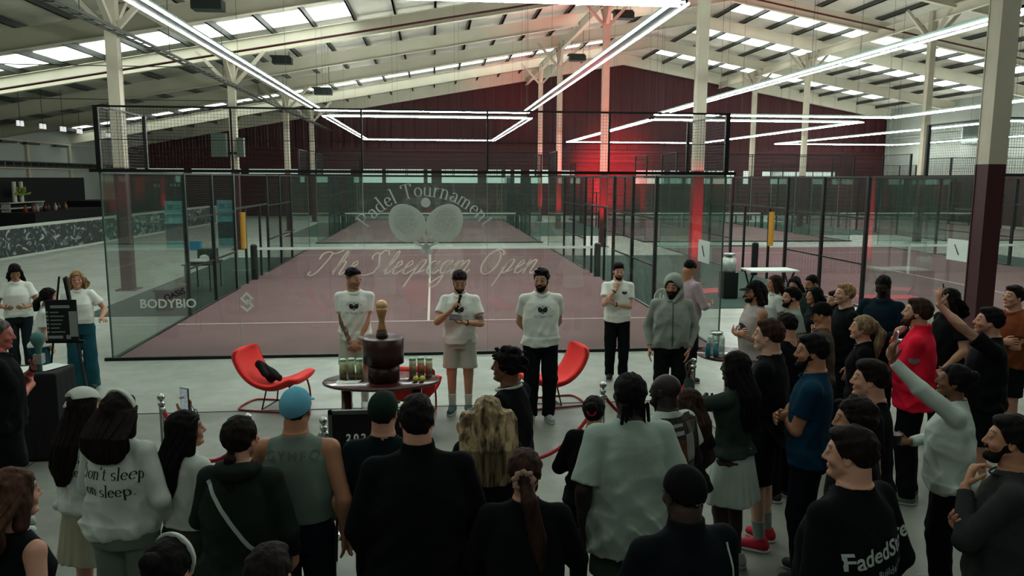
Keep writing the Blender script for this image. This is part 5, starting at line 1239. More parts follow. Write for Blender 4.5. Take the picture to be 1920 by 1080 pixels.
for pid, s, m in (('P2', -1, 'black_matte'), ('P4', 1, 'black_matte'), ('P4', -1, 'black_matte'), ('L4', -1, 'black_matte')):
    c = PEOPLE[pid]; S, E, W = c['arms'][s][:3]; ring(c, E, W, .9, .0165*c['H'], MATS[m], 'watch', .008)
c = PEOPLE['P1']; S, E, W = c['arms'][-1][:3]; ring(c, E, W, .80, .0185*c['H'], mat('white_band', 'c6cdc6', .8), 'sweatband', .013); ring(c, E, W, .86, .0175*c['H'], MATS['white_band'], 'sweatband', .013)
def head_field(ctx, name, m, fn, r=.005, e=.12):
    hc, H = ctx['hc'], ctx['H']; F = Field(*[axis(hc[i]-e*H, hc[i]+e*H, r) for i in range(3)]); fn(F, ctx); return field_mesh(name, F, m, ctx['root'])
def band_fn(width, y0, th, zmin=-.02):
    def f(F, c):
        hp, R, M, hc = c['hp'], c['R'], c['M'], c['hc']; e = ellf(hp(0, -.012, .010), np.array((.0445+th, .0565+th, .0480+th*1.4))*R, M)
        def fn(X, Y, Z):
            x, y, z = [(M[0][i]*(X-hc[0])+M[1][i]*(Y-hc[1])+M[2][i]*(Z-hc[2]))/R for i in range(3)]
            return np.maximum(np.maximum(e(X, Y, Z), (np.abs(y-y0+.25*(z-.05))-width)*R), (zmin-z)*R).astype(np.float32)
        F.join(fn, hc-.1*c['H'], hc+.1*c['H'], 0)
    return f
head_field(PEOPLE['F2'], 'headband', mat('headband_cloth', 'b0b8ae', .9), band_fn(.012, .004, .0145))
head_field(PEOPLE['F36'], 'headband', mat('headband_cloth'), band_fn(.008, .012, .0145))
def scarf(F, c):
    hp, R, M, hc = c['hp'], c['R'], c['M'], c['hc']; e = ellf(hp(0, -.012, .012), np.array((.0610, .0735, .0665))*R, M)
    def fn(X, Y, Z):
        x, y, z = [(M[0][i]*(X-hc[0])+M[1][i]*(Y-hc[1])+M[2][i]*(Z-hc[2]))/R for i in range(3)]
        lim = .040-.9*np.maximum(.03-np.abs(x)*1.0, 0)-.35*np.maximum(y, 0)
        return np.maximum(np.maximum(e(X, Y, Z), (lim-z)*R), (-.060-y)*R).astype(np.float32)
    F.join(fn, hc-.1*c['H'], hc+.1*c['H'], 0); F.cone(hp(0, -.060, .030), hp(.004, -.082, .010), .010*R, .006*R, .01)
head_field(PEOPLE['F1'], 'headscarf', mat('headband_cloth'), scarf)
c = PEOPLE['F3']; b = MB(); hp = c['hp']
for s in (-1, 1):
    b.tube([hp(s*.022+.020*math.cos(t), .034, .053+.013*math.sin(t)) for t in [2*PI*k/14 for k in range(14)]], .0025, 5, closed=True)
    b.tube([hp(s*.042, .032, .050), hp(s*.056, .0, .022), hp(s*.053, -.020, .010)], .0025, 5)
b.build('sunglasses', mat('dark_plastic', '10100f', .2), c['root'], True)
c = PEOPLE['F10']; hp, R = c['hp'], c['R']; b = MB(); p0 = Vector(hp(0, -.068, -.012)); pts = []
for k in range(36):
    t = 2*PI*k/36; rr = .026*R*(1+.16*math.sin(9*t)); pts.append(p0+Vector((math.cos(t)*rr, -.012-.006*math.cos(5*t), math.sin(t)*rr)))
b.tube(pts, .0125, 8, closed=True); b.build('scrunchie', mat('beige_satin', '8a6f62', .6, bump=.5, scale=60), c['root'], True)
c = PEOPLE['F11']; b = MB(); p0 = Vector(c['hp'](.0, -.060, .010)); b.tube([p0+Vector((.017*math.cos(t), -.012, .017*math.sin(t)))*c['R'] for t in [2*PI*k/14 for k in range(14)]], .007, 8, closed=True); b.build('hair_tie', mat('red_ribbon', 'b01a30', .6), c['root'], True)
for pid in ('F11', 'F9'):
    c = PEOPLE[pid]; H = c['H']; b = MB(); nr = c['nr']
    b.tube([(c['lx']+(nr+.020)*math.cos(t), c['ly']+.004+(nr+.022)*math.sin(t), .832*H-.012*H*math.sin(t)) for t in [2*PI*k/20 for k in range(20)]], .012, 8, closed=True); b.build('collar', mat('white_collar', 'aab2a9', .8), c['root'], True)
# white bag strap across the dark green hoodie
c = PEOPLE['F4']; H = c['H']; me = c['top'].data; bvh = BVHTree.FromPolygons([v.co for v in me.vertices], [p.vertices[:] for p in me.polygons]); b = MB(); prev = None
for k in range(25):
    t = k/24; x, z = -.085*H+.20*H*t, .800*H-.26*H*t; h = bvh.ray_cast(Vector((x, -.7, z)), Vector((0, 1, 0)))
    if h[0] is None: continue
    p = h[0]+Vector((0, -.006, 0))
    if prev is not None: b.bar(prev, p+(p-prev)*.1, .022, .005, (0, -1, 0))
    prev = p
b.build('bag_strap', mat('white_webbing', '9aa39c', .8), c['root'])
# ponytail hood cords, zip of the hooded jacket
c = PEOPLE['P5']; H = c['H']; me = c['top'].data; bvh = BVHTree.FromPolygons([v.co for v in me.vertices], [p.vertices[:] for p in me.polygons]); b = MB(); prev = None
for k in range(20):
    z = (.80-.28*k/19)*H; h = bvh.ray_cast(Vector((0, .7, z)), Vector((0, -1, 0)))
    if h[0] is None: continue
    p = h[0]+Vector((0, .003, 0))
    if prev is not None: b.bar(prev, p, .012, .006, (0, 1, 0))
    prev = p
b.build('zip', mat('zip_grey', '3d4540', .5), c['top'])

c = PEOPLE['F15']; on_cloth(c, c['cap'], font_quads('FADED STORE', .019, .0006, 1.1), M_white, (.018*c['H'], c['ly'], .914*c['H']), (0, 1, 0), 'cap_lettering', 1.0, .16, .003)
c = PEOPLE['F15']; b = MB(); me = c['top'].data; bvh = BVHTree.FromPolygons([v.co for v in me.vertices], [p.vertices[:] for p in me.polygons]); prev = None
for k in range(22):
    z = (.80-.30*k/21)*c['H']; h = bvh.ray_cast(Vector((.098*c['H']+.02*math.sin(k*.15), -.7, z)), Vector((0, 1, 0)))
    if h[0] is None: continue
    p = h[0]+Vector((0, -.003, 0))
    if prev is not None: b.bar(prev, p, .008, .004, (0, -1, 0))
    prev = p
b.build('piping', M_white, c['top'])

# ---------------------------------------------------------------- things held in hands
def hand_at(pid, s, d=.06):
    c = PEOPLE[pid]; S, E, W, u, n, curl = c['arms'][s]; H = c['H']
    M3 = c['root'].matrix_basis.to_3x3(); return W2(c, W+u*d*H+n*.022*H), M3 @ Vector(u), M3 @ Vector(n)
def phone(pid, s, label, screen='8f9aa0', tall=Vector((0, 0, 1)), size=(.073, .15), d=.075, back_='1a1c1e'):
    p, u, n = hand_at(pid, s, d); face = (CAM*0+Vector((0, 0, 0)))
    c = PEOPLE[pid]; f = (c['root'].matrix_basis.to_3x3() @ Vector((0, 1, 0))); x = f.cross(tall).normalized(); y = x.cross(f).normalized(); w_, h_ = size
    t = thing('phone', label, 'phone', tuple(p))
    def slab(name, m, a, c2, f0, f1): 
        b = MB(); vs = [x*i*a+y*j*c2+f*k for k in (f0, f1) for i, j in ((-.5, -.5), (.5, -.5), (.5, .5), (-.5, .5))]
        b.add(vs, [(3, 2, 1, 0), (4, 5, 6, 7), (0, 1, 5, 4), (1, 2, 6, 5), (2, 3, 7, 6), (3, 0, 4, 7)]); return b.build(name, m, t)
    cs = slab('case', mat('phone_'+back_, back_, .3), w_, h_, -.004, .004)
    ms = mat('phone_screen_'+screen, screen, .3, emit=screen, power=.35, var=.5, vscale=60)
    slab('screen', ms, w_*.9, h_*.93, -.0055, -.004).parent = cs
    return t
phone('F3', -1, 'phone in a dark case filming the presenters, held up by the ponytailed woman')
phone('F30', -1, 'silver phone held high by the woman in the white sweatshirt', back_='8d9696')
phone('F31', -1, 'small black phone raised by the man beside the column', back_='101010', size=(.06, .12))
phone('F22', 1, 'dark phone in the hand of the man in the teal tee', size=(.05, .1)) if False else None
p, u, n = hand_at('P2', 1, .055)
t = thing('microphone', 'black handheld microphone of the speaking presenter', 'microphone', tuple(p)); ax = Vector((.25, -.25, 1)).normalized()
MB().tube([-ax*.10, ax*.06, ax*.075], [.011, .016, .019], 12).build('handle', M_black, t, True)
b = MB(); b.lathe([(.001, -.024), (.016, -.018), (.024, 0), (.018, .016), (.001, .024)], n=14); o = b.build('grille', mat('mic_mesh', '2a2d2c', .5, .6), t, True); o.location = ax*.095
p, u, n = hand_at('P2', -1, .07)
b = MB(); b.box((-.075, -.05, -.004), (.075, .05, .004)); o = b.build('cue_cards', mat('dark_card', '3a3432', .6)); o.location = p+Vector((.0, -.01, .02)); o.rotation_euler = (.5, .1, .1); tag(o, 'stack of dark cue cards in the speaking presenter\'s left hand', 'cards')
p, u, n = hand_at('L4', -1, .055)
t = thing('microphone', 'large microphone with grey flag held by the man at the left edge', 'microphone', tuple(p))
b = MB(); b.lathe([(.001, -.12), (.017, -.12), (.022, .05), (.03, .09), (.05, .13), (.052, .17), (.035, .205), (.001, .215)], n=18); b.build('head', mat('teal_foam', '4d7a72', .9, bump=.4), t, True)
b = MB(); b.box((-.032, -.032, -.05), (.032, .032, .03)); b.build('flag', mat('flag_grey', '8f9891', .6), t)
p, u, n = hand_at('F30', 1, .07)
b = MB(); b.lathe([(.001, -.03), (.05, -.03), (.055, .03), (.001, .035)], n=16); o = b.build('bag', mat('black_leather', '14100f', .4)); o.location = p; tag(o, 'small dark round pouch in the lowered hand of the woman filming', 'pouch')

# ---------------------------------------------------------------- lettering and marks on the glass front
def vinyl(name, c, k=.55):
    m = bpy.data.materials.new(name); m.use_nodes = True; N = m.node_tree.nodes; L = m.node_tree.links; N.remove(N['Principled BSDF'])
    a = N.new('ShaderNodeBsdfDiffuse'); b = N.new('ShaderNodeBsdfTranslucent'); x = N.new('ShaderNodeMixShader'); x.inputs[0].default_value = k
    for q in (a, b): q.inputs[0].default_value = lin(c)
    L.new(a.outputs[0], x.inputs[1]); L.new(b.outputs[0], x.inputs[2]); L.new(x.outputs[0], N['Material Output'].inputs[0]); return m
M_frost = vinyl('frosted_vinyl', 'c6cfc6'); M_frost2 = vinyl('pale_vinyl', 'f6efe6', .65); M_bright = vinyl('white_vinyl', 'dfe6dc', .6)
AX, AZ, AY = (1, 0, 0), (0, 0, 1), (0, -1, 0); g = -.010
o = flat_sign('glass_lettering', lettering('Padel Tournament', .150, .17, .055, curve=1.12, gap=.045), M_frost, (5.0, g, 2.62), AX, AZ, AY); tag(o, 'frosted arched words Padel Tournament on the glass front', 'lettering')
o = flat_sign('racket_decal', racket_polys(.70), M_frost, (5.0, g, 1.80), AX, AZ, AY); tag(o, 'frosted decal of two crossed padel rackets and a ball on the glass', 'decal')
o = flat_sign('glass_lettering', lettering('The Sleepagm Open', .228, .12, .055, font=SC_, shear=.55, serif=False, gap=.02), M_frost2, (4.98, g, 1.36), AX, AZ, AY, t=.0008); tag(o, 'large slanted script line below the rackets on the glass', 'lettering')
o = flat_sign('sponsor_lettering', font_quads('BODYBIO', .20, .003), M_bright, (.90, g, .85), AX, AZ, AY); tag(o, 'white block letters low on the left end of the glass front', 'lettering')
o = flat_sign('sponsor_lettering', font_quads('OASIS', .13, .003), M_black, (1.02, g, 1.02), Vector((.93, 0, .36)), Vector((-.36, 0, .93)), AY); tag(o, 'small slanted black word above the white block letters', 'lettering')
P = []
for cyy, q in ((.985, 1), (.865, -1)):
    for i in range(4):
        a0, a1 = PI/2*i, PI/2*(i+1)
        if q < 0 and i == 1: continue
        r0, r1 = .062, .108
        P.append([(r0*math.cos(a0), cyy+r0*math.sin(a0)), (r1*math.cos(a0), cyy+r1*math.sin(a0)), (r1*math.cos(a1), cyy+r1*math.sin(a1)), (r0*math.cos(a1), cyy+r0*math.sin(a1))])
o = flat_sign('sponsor_emblem', P, M_bright, (2.12, g, 0), AX, AZ, AY); tag(o, 'pale emblem of two linked diamonds on the glass left of the red chair', 'emblem')
P = [[(.13*math.cos(a), .13*math.sin(a)), (.15*math.cos(a), .15*math.sin(a)), (.15*math.cos(a+.21), .15*math.sin(a+.21)), (.13*math.cos(a+.21), .13*math.sin(a+.21))] for a in [2*PI*k/30 for k in range(30)]]
P += [[(x, y-.04) for x, y in q] for q in font_quads('10', .16, .004)]
o = flat_sign('round_emblem', P, M_bright, (8.98, g, .93), AX, AZ, AY); tag(o, 'round pale emblem with the number ten low on the glass at right', 'emblem')
for x, lab in ((9.985, 'white paper sheet taped inside the right side of the main court'), (14.885, 'white paper sheet with a black stroke taped on the next court')):
    b = MB(); b.box((x-.002, .55, 1.42), (x+.0, 1.15, 1.82)); o = b.build('paper_sign', mat('white_paper', 'c3cec6', .8)); tag(o, lab, 'paper sign')
    q = MB(); q.bar((x-.004, .93, 1.72), (x-.004, .80, 1.53), .004, .03, (1, 0, 0)); q.build('pen_stroke', M_black, o)

# ---------------------------------------------------------------- trophy table
M_wine = mat('wine_lacquer', '3d1719', .25, spec=.5, coat=.4); M_chrome = mat('chrome', 'b9bdb9', .15, 1)
M_drum = mat('dark_wine_drum', '35191b', .35, spec=.4)
t = thing('oval_table', 'oval wine red table carrying the trophy, ball tins and paper', 'table', (4.54, -4.36, 0))
b = MB(); b.lathe([(.001, .700), (.60, .700), (.628, .712), (.632, .726), (.62, .740), (.001, .740)], n=48, sy=.60); b.build('table_top', M_wine, t, True)
for x in (-.38, .38): MB().lathe([(.001, 0), (.075, 0), (.055, .02), (.055, .70), (.001, .70)], c=(x, 0, 0), n=20).build('leg', M_wine, t, True)
tb = thing('plinth', 'two tier dark round plinth under the trophy', 'plinth', (4.57, -4.40, .741))
MB().lathe([(.001, 0), (.17, 0), (.17, .20), (.001, .20)], n=36).build('lower_drum', M_drum, tb, True); MB().lathe([(.001, .2), (.218, .2), (.218, .47), (.210, .478), (.001, .478)], n=40).build('upper_drum', M_drum, tb, True)
tr = thing('trophy', 'wooden and gold trophy with a ball on top, on the dark plinth', 'trophy', (4.56, -4.42, 1.2195))
MB().lathe([(.001, 0), (.064, 0), (.064, .035), (.058, .04), (.060, .075), (.001, .075)], n=28).build('base', mat('trophy_base', '2a1a12', .4), tr, True)
MB().lathe([(.001, .075), (.052, .075), (.046, .10), (.035, .15), (.032, .19), (.042, .235), (.056, .285), (.062, .325), (.001, .33)], n=28).build('body', mat('trophy_gold', 'b48c5a', .35, .5, var=.3, vscale=12), tr, True)
MB().lathe([(.001, -.058)]+[(.064*math.cos(a), .064*math.sin(a)) for a in [-1.3+2.6*k/10 for k in range(11)]]+[(.001, .06)], c=(0, 0, .345), n=28).build('ball', mat('trophy_wood', 'c6a377', .4, .2, var=.2, vscale=9), tr, True)
M_lid = mat('mint_lid', '9fc3a4', .5); M_tin = mat('clear_tube', 'b9c49a', .2, var=.15, vscale=25, spec=.5); M_ball = mat('ball_felt', 'c2c456', .95)
def tin(loc, label, stripe, grp):
    t = thing('ball_tin', label, 'tennis ball tin', loc, 0, grp)
    tube_ = MB().lathe([(.001, 0), (.0375, 0), (.0375, .185), (.001, .185)], n=20).build('tube', M_tin, t, True); MB().lathe([(.001, .185), (.039, .185), (.039, .205), (.034, .209), (.001, .209)], n=20).build('lid', M_lid, t, True)
    b = MB()
    b.lathe([(.0378, .03), (.0385, .03), (.0385, .15), (.0378, .15)], n=20); b.build('label', mat('tin_label_'+stripe, stripe, .5, var=.3, vscale=30), tube_, True)
for i, (x, y) in enumerate(((4.115, -4.235), (4.205, -4.215), (4.295, -4.235))): tin((x, y, .7405), 'green lidded ball tin at the left end of the table, %s of three' % ('leftmost', 'middle', 'rightmost')[i], '98a878', 'ball tins on the table')
for i, (x, y) in enumerate(((4.875, -4.245), (4.965, -4.225), (5.055, -4.245))): tin((x, y, .7405), 'red striped ball tin right of the plinth, %s of three' % ('leftmost', 'middle', 'rightmost')[i], ('a39672', 'ab7d60', 'a88a6a')[i], 'ball tins on the table')
for i, x in enumerate((4.915, 4.985)):
    o = MB().lathe([(.001, -.033)]+[(.033*math.cos(a), .033*math.sin(a)) for a in [-1.4+2.8*k/10 for k in range(11)]]+[(.001, .033)], n=18).build('tennis_ball', M_ball, None, True); o.location = (x, -4.49, .7735); tag(o, ('left', 'right')[i]+' yellow ball lying in front of the red striped tins', 'ball', 'balls on the table')
b = MB(); b.prism([(-.13, -.06), (.10, -.085), (.14, .05), (.02, .045), (-.02, .03), (-.12, .075)], (0, 0, 0), (1, 0, 0), (0, 1, 0), (0, 0, .003)); o = b.build('paper', mat('white_paper')); o.location = (4.19, -4.43, .741); tag(o, 'white creased paper on the left end of the oval table', 'paper')

# ---------------------------------------------------------------- red lounge chairs
M_red = mat('red_upholstery', 'e2302c', .7, bump=.15, scale=60); M_redd = mat('red_tube', '8d2a24', .4, .3)
def red_chair(loc, rot, label):
    t = thing('lounge_chair', label, 'chair', loc, rot, 'red lounge chairs')
    if 'rc' not in MESHES:
        prof = smooth_pts([(-.47, 0, .76), (-.44, 0, .63), (-.35, 0, .46), (-.19, 0, .31), (.0, 0, .27), (.19, 0, .33), (.33, 0, .40), (.40, 0, .39)], 5); n = len(prof); m = 13; b = MB(); V = []
        for s in (0, 1):
            for i, p in enumerate(prof):
                u = i/(n-1); d = (prof[min(i+1, n-1)]-prof[max(i-1, 0)]).normalized(); nn = Vector((-d.z, 0, d.x))
                w_ = .33*(1-.25*math.exp(-((u-.52)/.16)**2))*(1-.45*max(0, (.10-u)/.10)**2)*(1-.25*max(0, (u-.9)/.1)**2)
                for j in range(m):
                    v = -1+2*j/(m-1); th = .042*math.sqrt(max(0, 1-abs(v)**6))*min(1, u/.04+.35, (1-u)/.04+.35)
                    q = p+nn*(th if s else -th)+Vector((0, v*w_, 0))+nn*(.07*v*v*(1-.6*u)); V.append(q)
        Fc = []; N = n*m
        for i in range(n-1):
            for j in range(m-1):
                a = i*m+j; Fc.append((a, a+m, a+m+1, a+1)); Fc.append((N+a, N+a+1, N+a+m+1, N+a+m))
        for j in range(m-1): Fc.append((j, j+1, N+j+1, N+j)); a = (n-1)*m+j; Fc.append((a+1, a, N+a, N+a+1))
        for i in range(n-1): a = i*m; Fc.append((a+m, a, N+a, N+a+m)); a = i*m+m-1; Fc.append((a, a+m, N+a+m, N+a))
        b.add(V, Fc); MESHES['rc'] = b.mesh('seat_shell', M_red, True)
        b = MB()
        b.tube(smooth_pts([(.30, -.24, .35), (.34, -.25, .18), (.33, -.25, .02), (.20, -.25, .014), (-.30, -.25, .014), (-.42, -.20, .014), (-.45, 0, .014), (-.42, .20, .014), (-.30, .25, .014), (.20, .25, .014), (.33, .25, .02), (.34, .25, .18), (.30, .24, .35)], 4), .0125, 8)
        b.tube([(.30, -.24, .35), (.30, .24, .35)], .011, 8); MESHES['rf'] = b.mesh('frame', M_redd, True)
        b = MB(); b.tube([(-.05, -.16, .27), (-.10, -.20, .02), (-.10, .20, .02), (-.05, .16, .27)], .010, 8); MESHES['rl'] = b.mesh('rear_support', M_black, True)
    link('seat_shell', MESHES['rc'], t); link('frame', MESHES['rf'], t); link('rear_support', MESHES['rl'], t); return t
red_chair((3.10, -2.80, 0), -.28, 'red lounge chair with a dark bag on it, left of the table')
red_chair((6.60, -2.95, 0), PI+.20, 'red lounge chair right behind the bearded presenter')
red_chair((4.84, -3.44, 0), PI/2-.12, 'red lounge chair half hidden behind the trophy table')
F = Field(axis(-.25, .25, .008), axis(-.2, .2, .008), axis(-.05, .4, .008)); F.cone((-.13, 0, .22), (.02, .02, .06), .055, .075, .03); F.cone((-.02, .05, .1), (.10, -.03, .05), .06, .045, .03); F.cone((-.14, -.03, .25), (-.06, -.08, .12), .03, .045, .03)
F.d += (folds(4, .02, 0, 1, .4)(F.ax[0][:, None, None], F.ax[1][None, :, None], F.ax[2][None, None, :])).astype(np.float32)*.7
o = field_mesh('shoulder_bag', F, mat('black_cloth', '0c0e0f', .9)); o.location = (3.04, -2.80, .34); tag(o, 'crumpled black bag lying on the left red lounge chair', 'bag')

# ---------------------------------------------------------------- stanchions and ropes
ST = [(2.69, -5.69), (3.59, -6.35), (4.22, -6.50), (5.42, -6.62), (6.71, -5.63), (7.9, -4.75)]
SL = ['chrome stanchion beside the filming phone, leftmost', 'chrome stanchion above the braided woman', 'chrome stanchion just behind the letter board', 'chrome stanchion hidden behind the curly haired man', 'chrome stanchion behind the small girl in black', 'chrome stanchion among the front of the right hand crowd']
st0 = None
for (x, y), lab in zip(ST, SL):
    if st0 is None:
        st0 = thing('stanchion', lab, 'rope post', (x, y, 0), 0, 'chrome rope posts')
        MB().lathe([(.001, 0), (.16, 0), (.16, .012), (.05, .035), (.001, .035)], n=28).build('base', M_chrome, st0, True); MB().lathe([(.001, .03), (.022, .03), (.022, .90), (.030, .90), (.030, .925), (.014, .93), (.014, .945), (.001, .945)], n=16).build('post', M_chrome, st0, True)
        MB().lathe([(.001, -.034)]+[(.034*math.cos(a), .034*math.sin(a)) for a in [-1.4+2.8*k/10 for k in range(11)]]+[(.001, .034)], c=(0, 0, .972), n=20).build('ball_finial', M_chrome, st0, True)
    else: dup(st0, (x, y, 0), 0, lab)
M_rope = mat('red_velvet', '9c1f2c', .9)
RL = ['red velvet rope between the two leftmost posts', 'red velvet rope left of the letter board', 'red velvet rope passing behind the letter board', 'red velvet rope sagging right of the curly haired man', 'red velvet rope towards the right hand crowd']
for i in range(5):
    a, c_ = Vector((*ST[i], .885)), Vector((*ST[i+1], .885)); L = (c_-a).length; pts = [a+(c_-a)*(k/16)-Vector((0, 0, .42*min(1, L/1.2)*4*(k/16)*(1-k/16))) for k in range(17)]
    t = tag(MB().tube(pts, .017, 8).build('velvet_rope', M_rope, None, True), RL[i], 'rope', 'red barrier ropes')
    b = MB()
    for e, f in ((0, 1), (16, 15)): d = (pts[f]-pts[e]).normalized(); b.tube([pts[e], pts[e]+d*.06], .021, 8)
    b.build('rope_end', M_chrome, t, True)

# ---------------------------------------------------------------- letter board, easel with schedule, draped table
t = thing('letter_board', 'black framed letter board reading 2026 in front of the capped man', 'letter board', (4.64, -6.86, 0))
b = MB(); b.box((-.30, -.012, .32), (.30, .006, 1.135)); b.build('panel', M_blackm, t)
b = MB()
for a, c2 in (((-.33, -.02, .29), (-.30, .012, 1.165)), ((.30, -.02, .29), (.33, .012, 1.165)), ((-.33, -.02, 1.135), (.33, .012, 1.165)), ((-.33, -.02, .29), (.33, .012, .32))): b.box(a, c2)
b.build('frame', mat('grey_frame', '4a534d', .5), t)
flat_sign('letters', font_quads('2026', .075, .0025, 1.5), mat('letter_white', 'f2f5f0', .7), (-.095, -.0125, .925), AX, AZ, AY, t); flat_sign('letter_mark', [[(-.02, 0), (.02, 0), (.02, .012), (-.02, .012)]], M_white, (-.20, -.0125, .83), AX, AZ, AY, t)
for x, y in ((-.25, 0), (.25, 0)): MB().bar((x, .01, 1.1), (x*1.15, -.10, .0), .02).build('leg', M_black, t)
MB().bar((0, .02, 1.1), (0, .42, 0), .02).build('leg', M_black, t)
t = thing('easel', 'black tripod easel in front of the curly haired woman', 'easel', (.66, -2.92, 0))
for a, c2 in (((-.04, .02, 1.72), (-.26, -.10, 0)), ((.04, .02, 1.72), (.26, -.10, 0)), ((0, .05, 1.70), (0, .50, 0))): MB().bar(a, c2, .022).build('leg', M_black, t)
MB().bar((-.22, -.04, .93), (.22, -.04, .93), .03).build('ledge', M_black, t)
o = MB().box((-.178, -.085, .95), (.178, -.070, 1.45)).build('schedule_board', M_blackm); o.location = (.66, -2.92, 0); tag(o, 'black schedule board with pale lines standing on the easel', 'board')
P = [[(-.12, .40), (.10, .40), (.10, .435), (-.12, .435)], [(-.17, .03), (.0, .03), (.0, .065), (-.17, .065)], [(.04, .02), (.09, .02), (.09, .07), (.04, .07)]]
for k in range(6): y = .34-.048*k; P += [[(-.175, y), (-.15, y), (-.15, y+.024), (-.175, y+.024)], [(-.13, y+.004), (-.13+.10+.02*((k*7) % 4), y+.004), (-.13+.10+.02*((k*7) % 4), y+.016), (-.13, y+.016)]]
flat_sign('text_lines', P, M_grey, (0, -.0855, .95), AX, AZ, AY, o)
b = MB(); b.box((.085, -.0895, 1.00), (.175, -.0855, 1.31)); b.build('white_sheet', M_grey, o)
t = thing('draped_table', 'narrow table under a black cloth at the left edge', 'table', (.98, -4.35, 0))
F = Field(axis(-.40, .40, .015), axis(-.33, .33, .015), axis(-.01, .98, .02))
def dr(X, Y, Z):
    th = np.arctan2(Y, X); q = 1+.02*np.sin(th*16)*(1-Z/.95); return np.maximum(np.maximum(np.abs(X)/(.30*q)-1, np.abs(Y)/(.22*q)-1)*.25, np.maximum(Z-.93, .01-Z)).astype(np.float32)
F.join(dr, (-.4, -.33, 0), (.4, .33, .97), 0); field_mesh('cloth', F, mat('black_cloth'), t)
for i, (x, y, r_) in enumerate(((-.05, -.03, .2), (.12, .04, -.4))):
    o = MB().box((-.11, -.15, 0), (.11, .15, .003)).build('paper', mat('white_paper')); o.location = (.98+x, -4.35+y, .934+.004*i); o.rotation_euler = (0, 0, r_); tag(o, ('lower', 'upper')[i]+' white sheet lying on the black draped table', 'paper', 'sheets on the draped table')
t = thing('racket_bag', 'black racket case with white lettering hanging beside the man at the left edge', 'racket case', (2.12, -6.12, .62)); t.rotation_euler = (0, 0, .3)
F = Field(axis(-.18, .18, .008), axis(-.08, .08, .008), axis(-.30, .34, .008)); F.ell((0, 0, 0), (.13, .045, .17), .02); F.cone((0, 0, .1), (0, 0, .27), .05, .03, .03); field_mesh('case', F, M_blackm, t)
flat_sign('letters', [[(y, -x) for x, y in q] for q in font_quads('BULL', .085, .002)] if False else [[(-.02+.02*math.sin(k), .10-.05*k), (.03, .10-.05*k), (.03, .125-.05*k), (-.02, .125-.05*k)] for k in range(5)], M_white, (0, -.046, -.02), AX, AZ, AY, t)

# ---------------------------------------------------------------- small table with bottles and drinks jar near the hooded man
t = thing('side_table', 'round wine red side table with drinks right of the hooded man', 'table', (8.80, -3.45, 0))
MB().lathe([(.001, .71), (.38, .71), (.385, .73), (.38, .745), (.001, .745)], n=36).build('table_top', M_wine, t, True); MB().lathe([(.001, 0), (.22, 0), (.2, .02), (.035, .04), (.035, .71), (.001, .71)], n=20).build('pedestal', M_wine, t, True)
t = thing('drinks_jar', 'large clear glass drinks jar on the side table', 'jar', (8.62, -3.50, .746))
M_jar = glass_mat('jar_glass', (.72, .82, .79), .14, .22)
MB().lathe([(.001, 0), (.095, 0), (.105, .03), (.105, .20), (.09, .235), (.07, .25), (.07, .262), (.001, .262)], n=26).build('body', M_jar, t, True); MB().lathe([(.001, .262), (.078, .262), (.078, .285), (.001, .29)], n=24).build('lid', M_chrome, t, True)
for i, (x, y, cc, lab) in enumerate(((8.47, -3.62, '1c7387', 'blue bottle nearest the hooded man on the side table'), (8.525, -3.50, '1b2b30', 'dark bottle between the two blue ones on the side table'), (8.56, -3.66, '3c7f95', 'pale blue bottle in front of the drinks jar'))):
    t = thing('bottle', lab, 'bottle', (x, y, .746)); MB().lathe([(.001, 0), (.030, 0), (.031, .10), (.026, .13), (.012, .155), (.012, .165), (.001, .165)], n=16).build('body', mat('bottle_'+cc, cc, .25, spec=.5), t, True); MB().lathe([(.001, .165), (.014, .165), (.014, .185), (.001, .185)], n=12).build('cap', mat('white_cap', 'b9c4bd', .5), t, True)
t = thing('folding_table', 'white topped folding table on the green strip between the courts', 'table', (13.25, 5.3, 0))
MB().box((-.6, -.35, .72), (.6, .35, .755)).build('table_top', mat('white_laminate', 'b3bfb6', .5), t)
for x in (-.5, .5): MB().bar((x, -.3, 0), (x, .3, .72), .03).build('leg', M_black, t); MB().bar((x, .3, 0), (x, -.3, .72), .03).build('leg', M_black, t)
t = thing('drinks_urn', 'metal drinks urn on a dark stand beside the white folding table', 'urn', (12.35, 5.6, 0))
MB().box((-.18, -.18, 0), (.18, .18, .66)).build('stand', M_black, t); MB().lathe([(.001, .66), (.16, .66), (.17, .70), (.17, .98), (.10, 1.04), (.001, 1.06)], n=22).build('vessel', mat('brushed_steel', '98a29b', .35, .7), t, True); MB().lathe([(.001, 1.06), (.14, 1.07), (.13, 1.12), (.001, 1.13)], n=18).build('lid', mat('brushed_steel'), t, True)
t = thing('folding_table', 'small dark table with a towel and crate on the green strip left of the court', 'table', (-.85, 8.0, 0))
MB().box((-.35, -.6, .70), (.35, .6, .73)).build('table_top', M_black, t)
for x in (-.3, .3):
    for y in (-.5, .5): MB().bar((x, y, 0), (x, y, .70), .03).build('leg', M_black, t)
F = Field(axis(-.35, .35, .02), axis(-.3, .3, .02), axis(-.02, .3, .015)); F.ell((0, 0, .05), (.26, .18, .06), .02); F.ell((.1, .05, .12), (.12, .10, .09), .03); o = field_mesh('towel', F, mat('white_towel', 'a5aea6', .95, bump=.5, scale=80)); o.location = (-.85, 7.75, .735); tag(o, 'crumpled pale towel on the small dark table left of the court', 'towel')
o = MB().box((-.22, -.18, 0), (.22, .18, .32)).build('crate', mat('dark_green_crate', '1c3025', .7)); o.location = (-.8, 8.32, .731); tag(o, 'dark green crate behind the towel on the small table', 'crate')
t = thing('bench', 'dark bench on the green strip beside the left posts', 'bench', (-.75, 5.2, 0))
MB().box((-.2, -.6, .44), (.2, .6, .48)).build('seat', M_black, t)
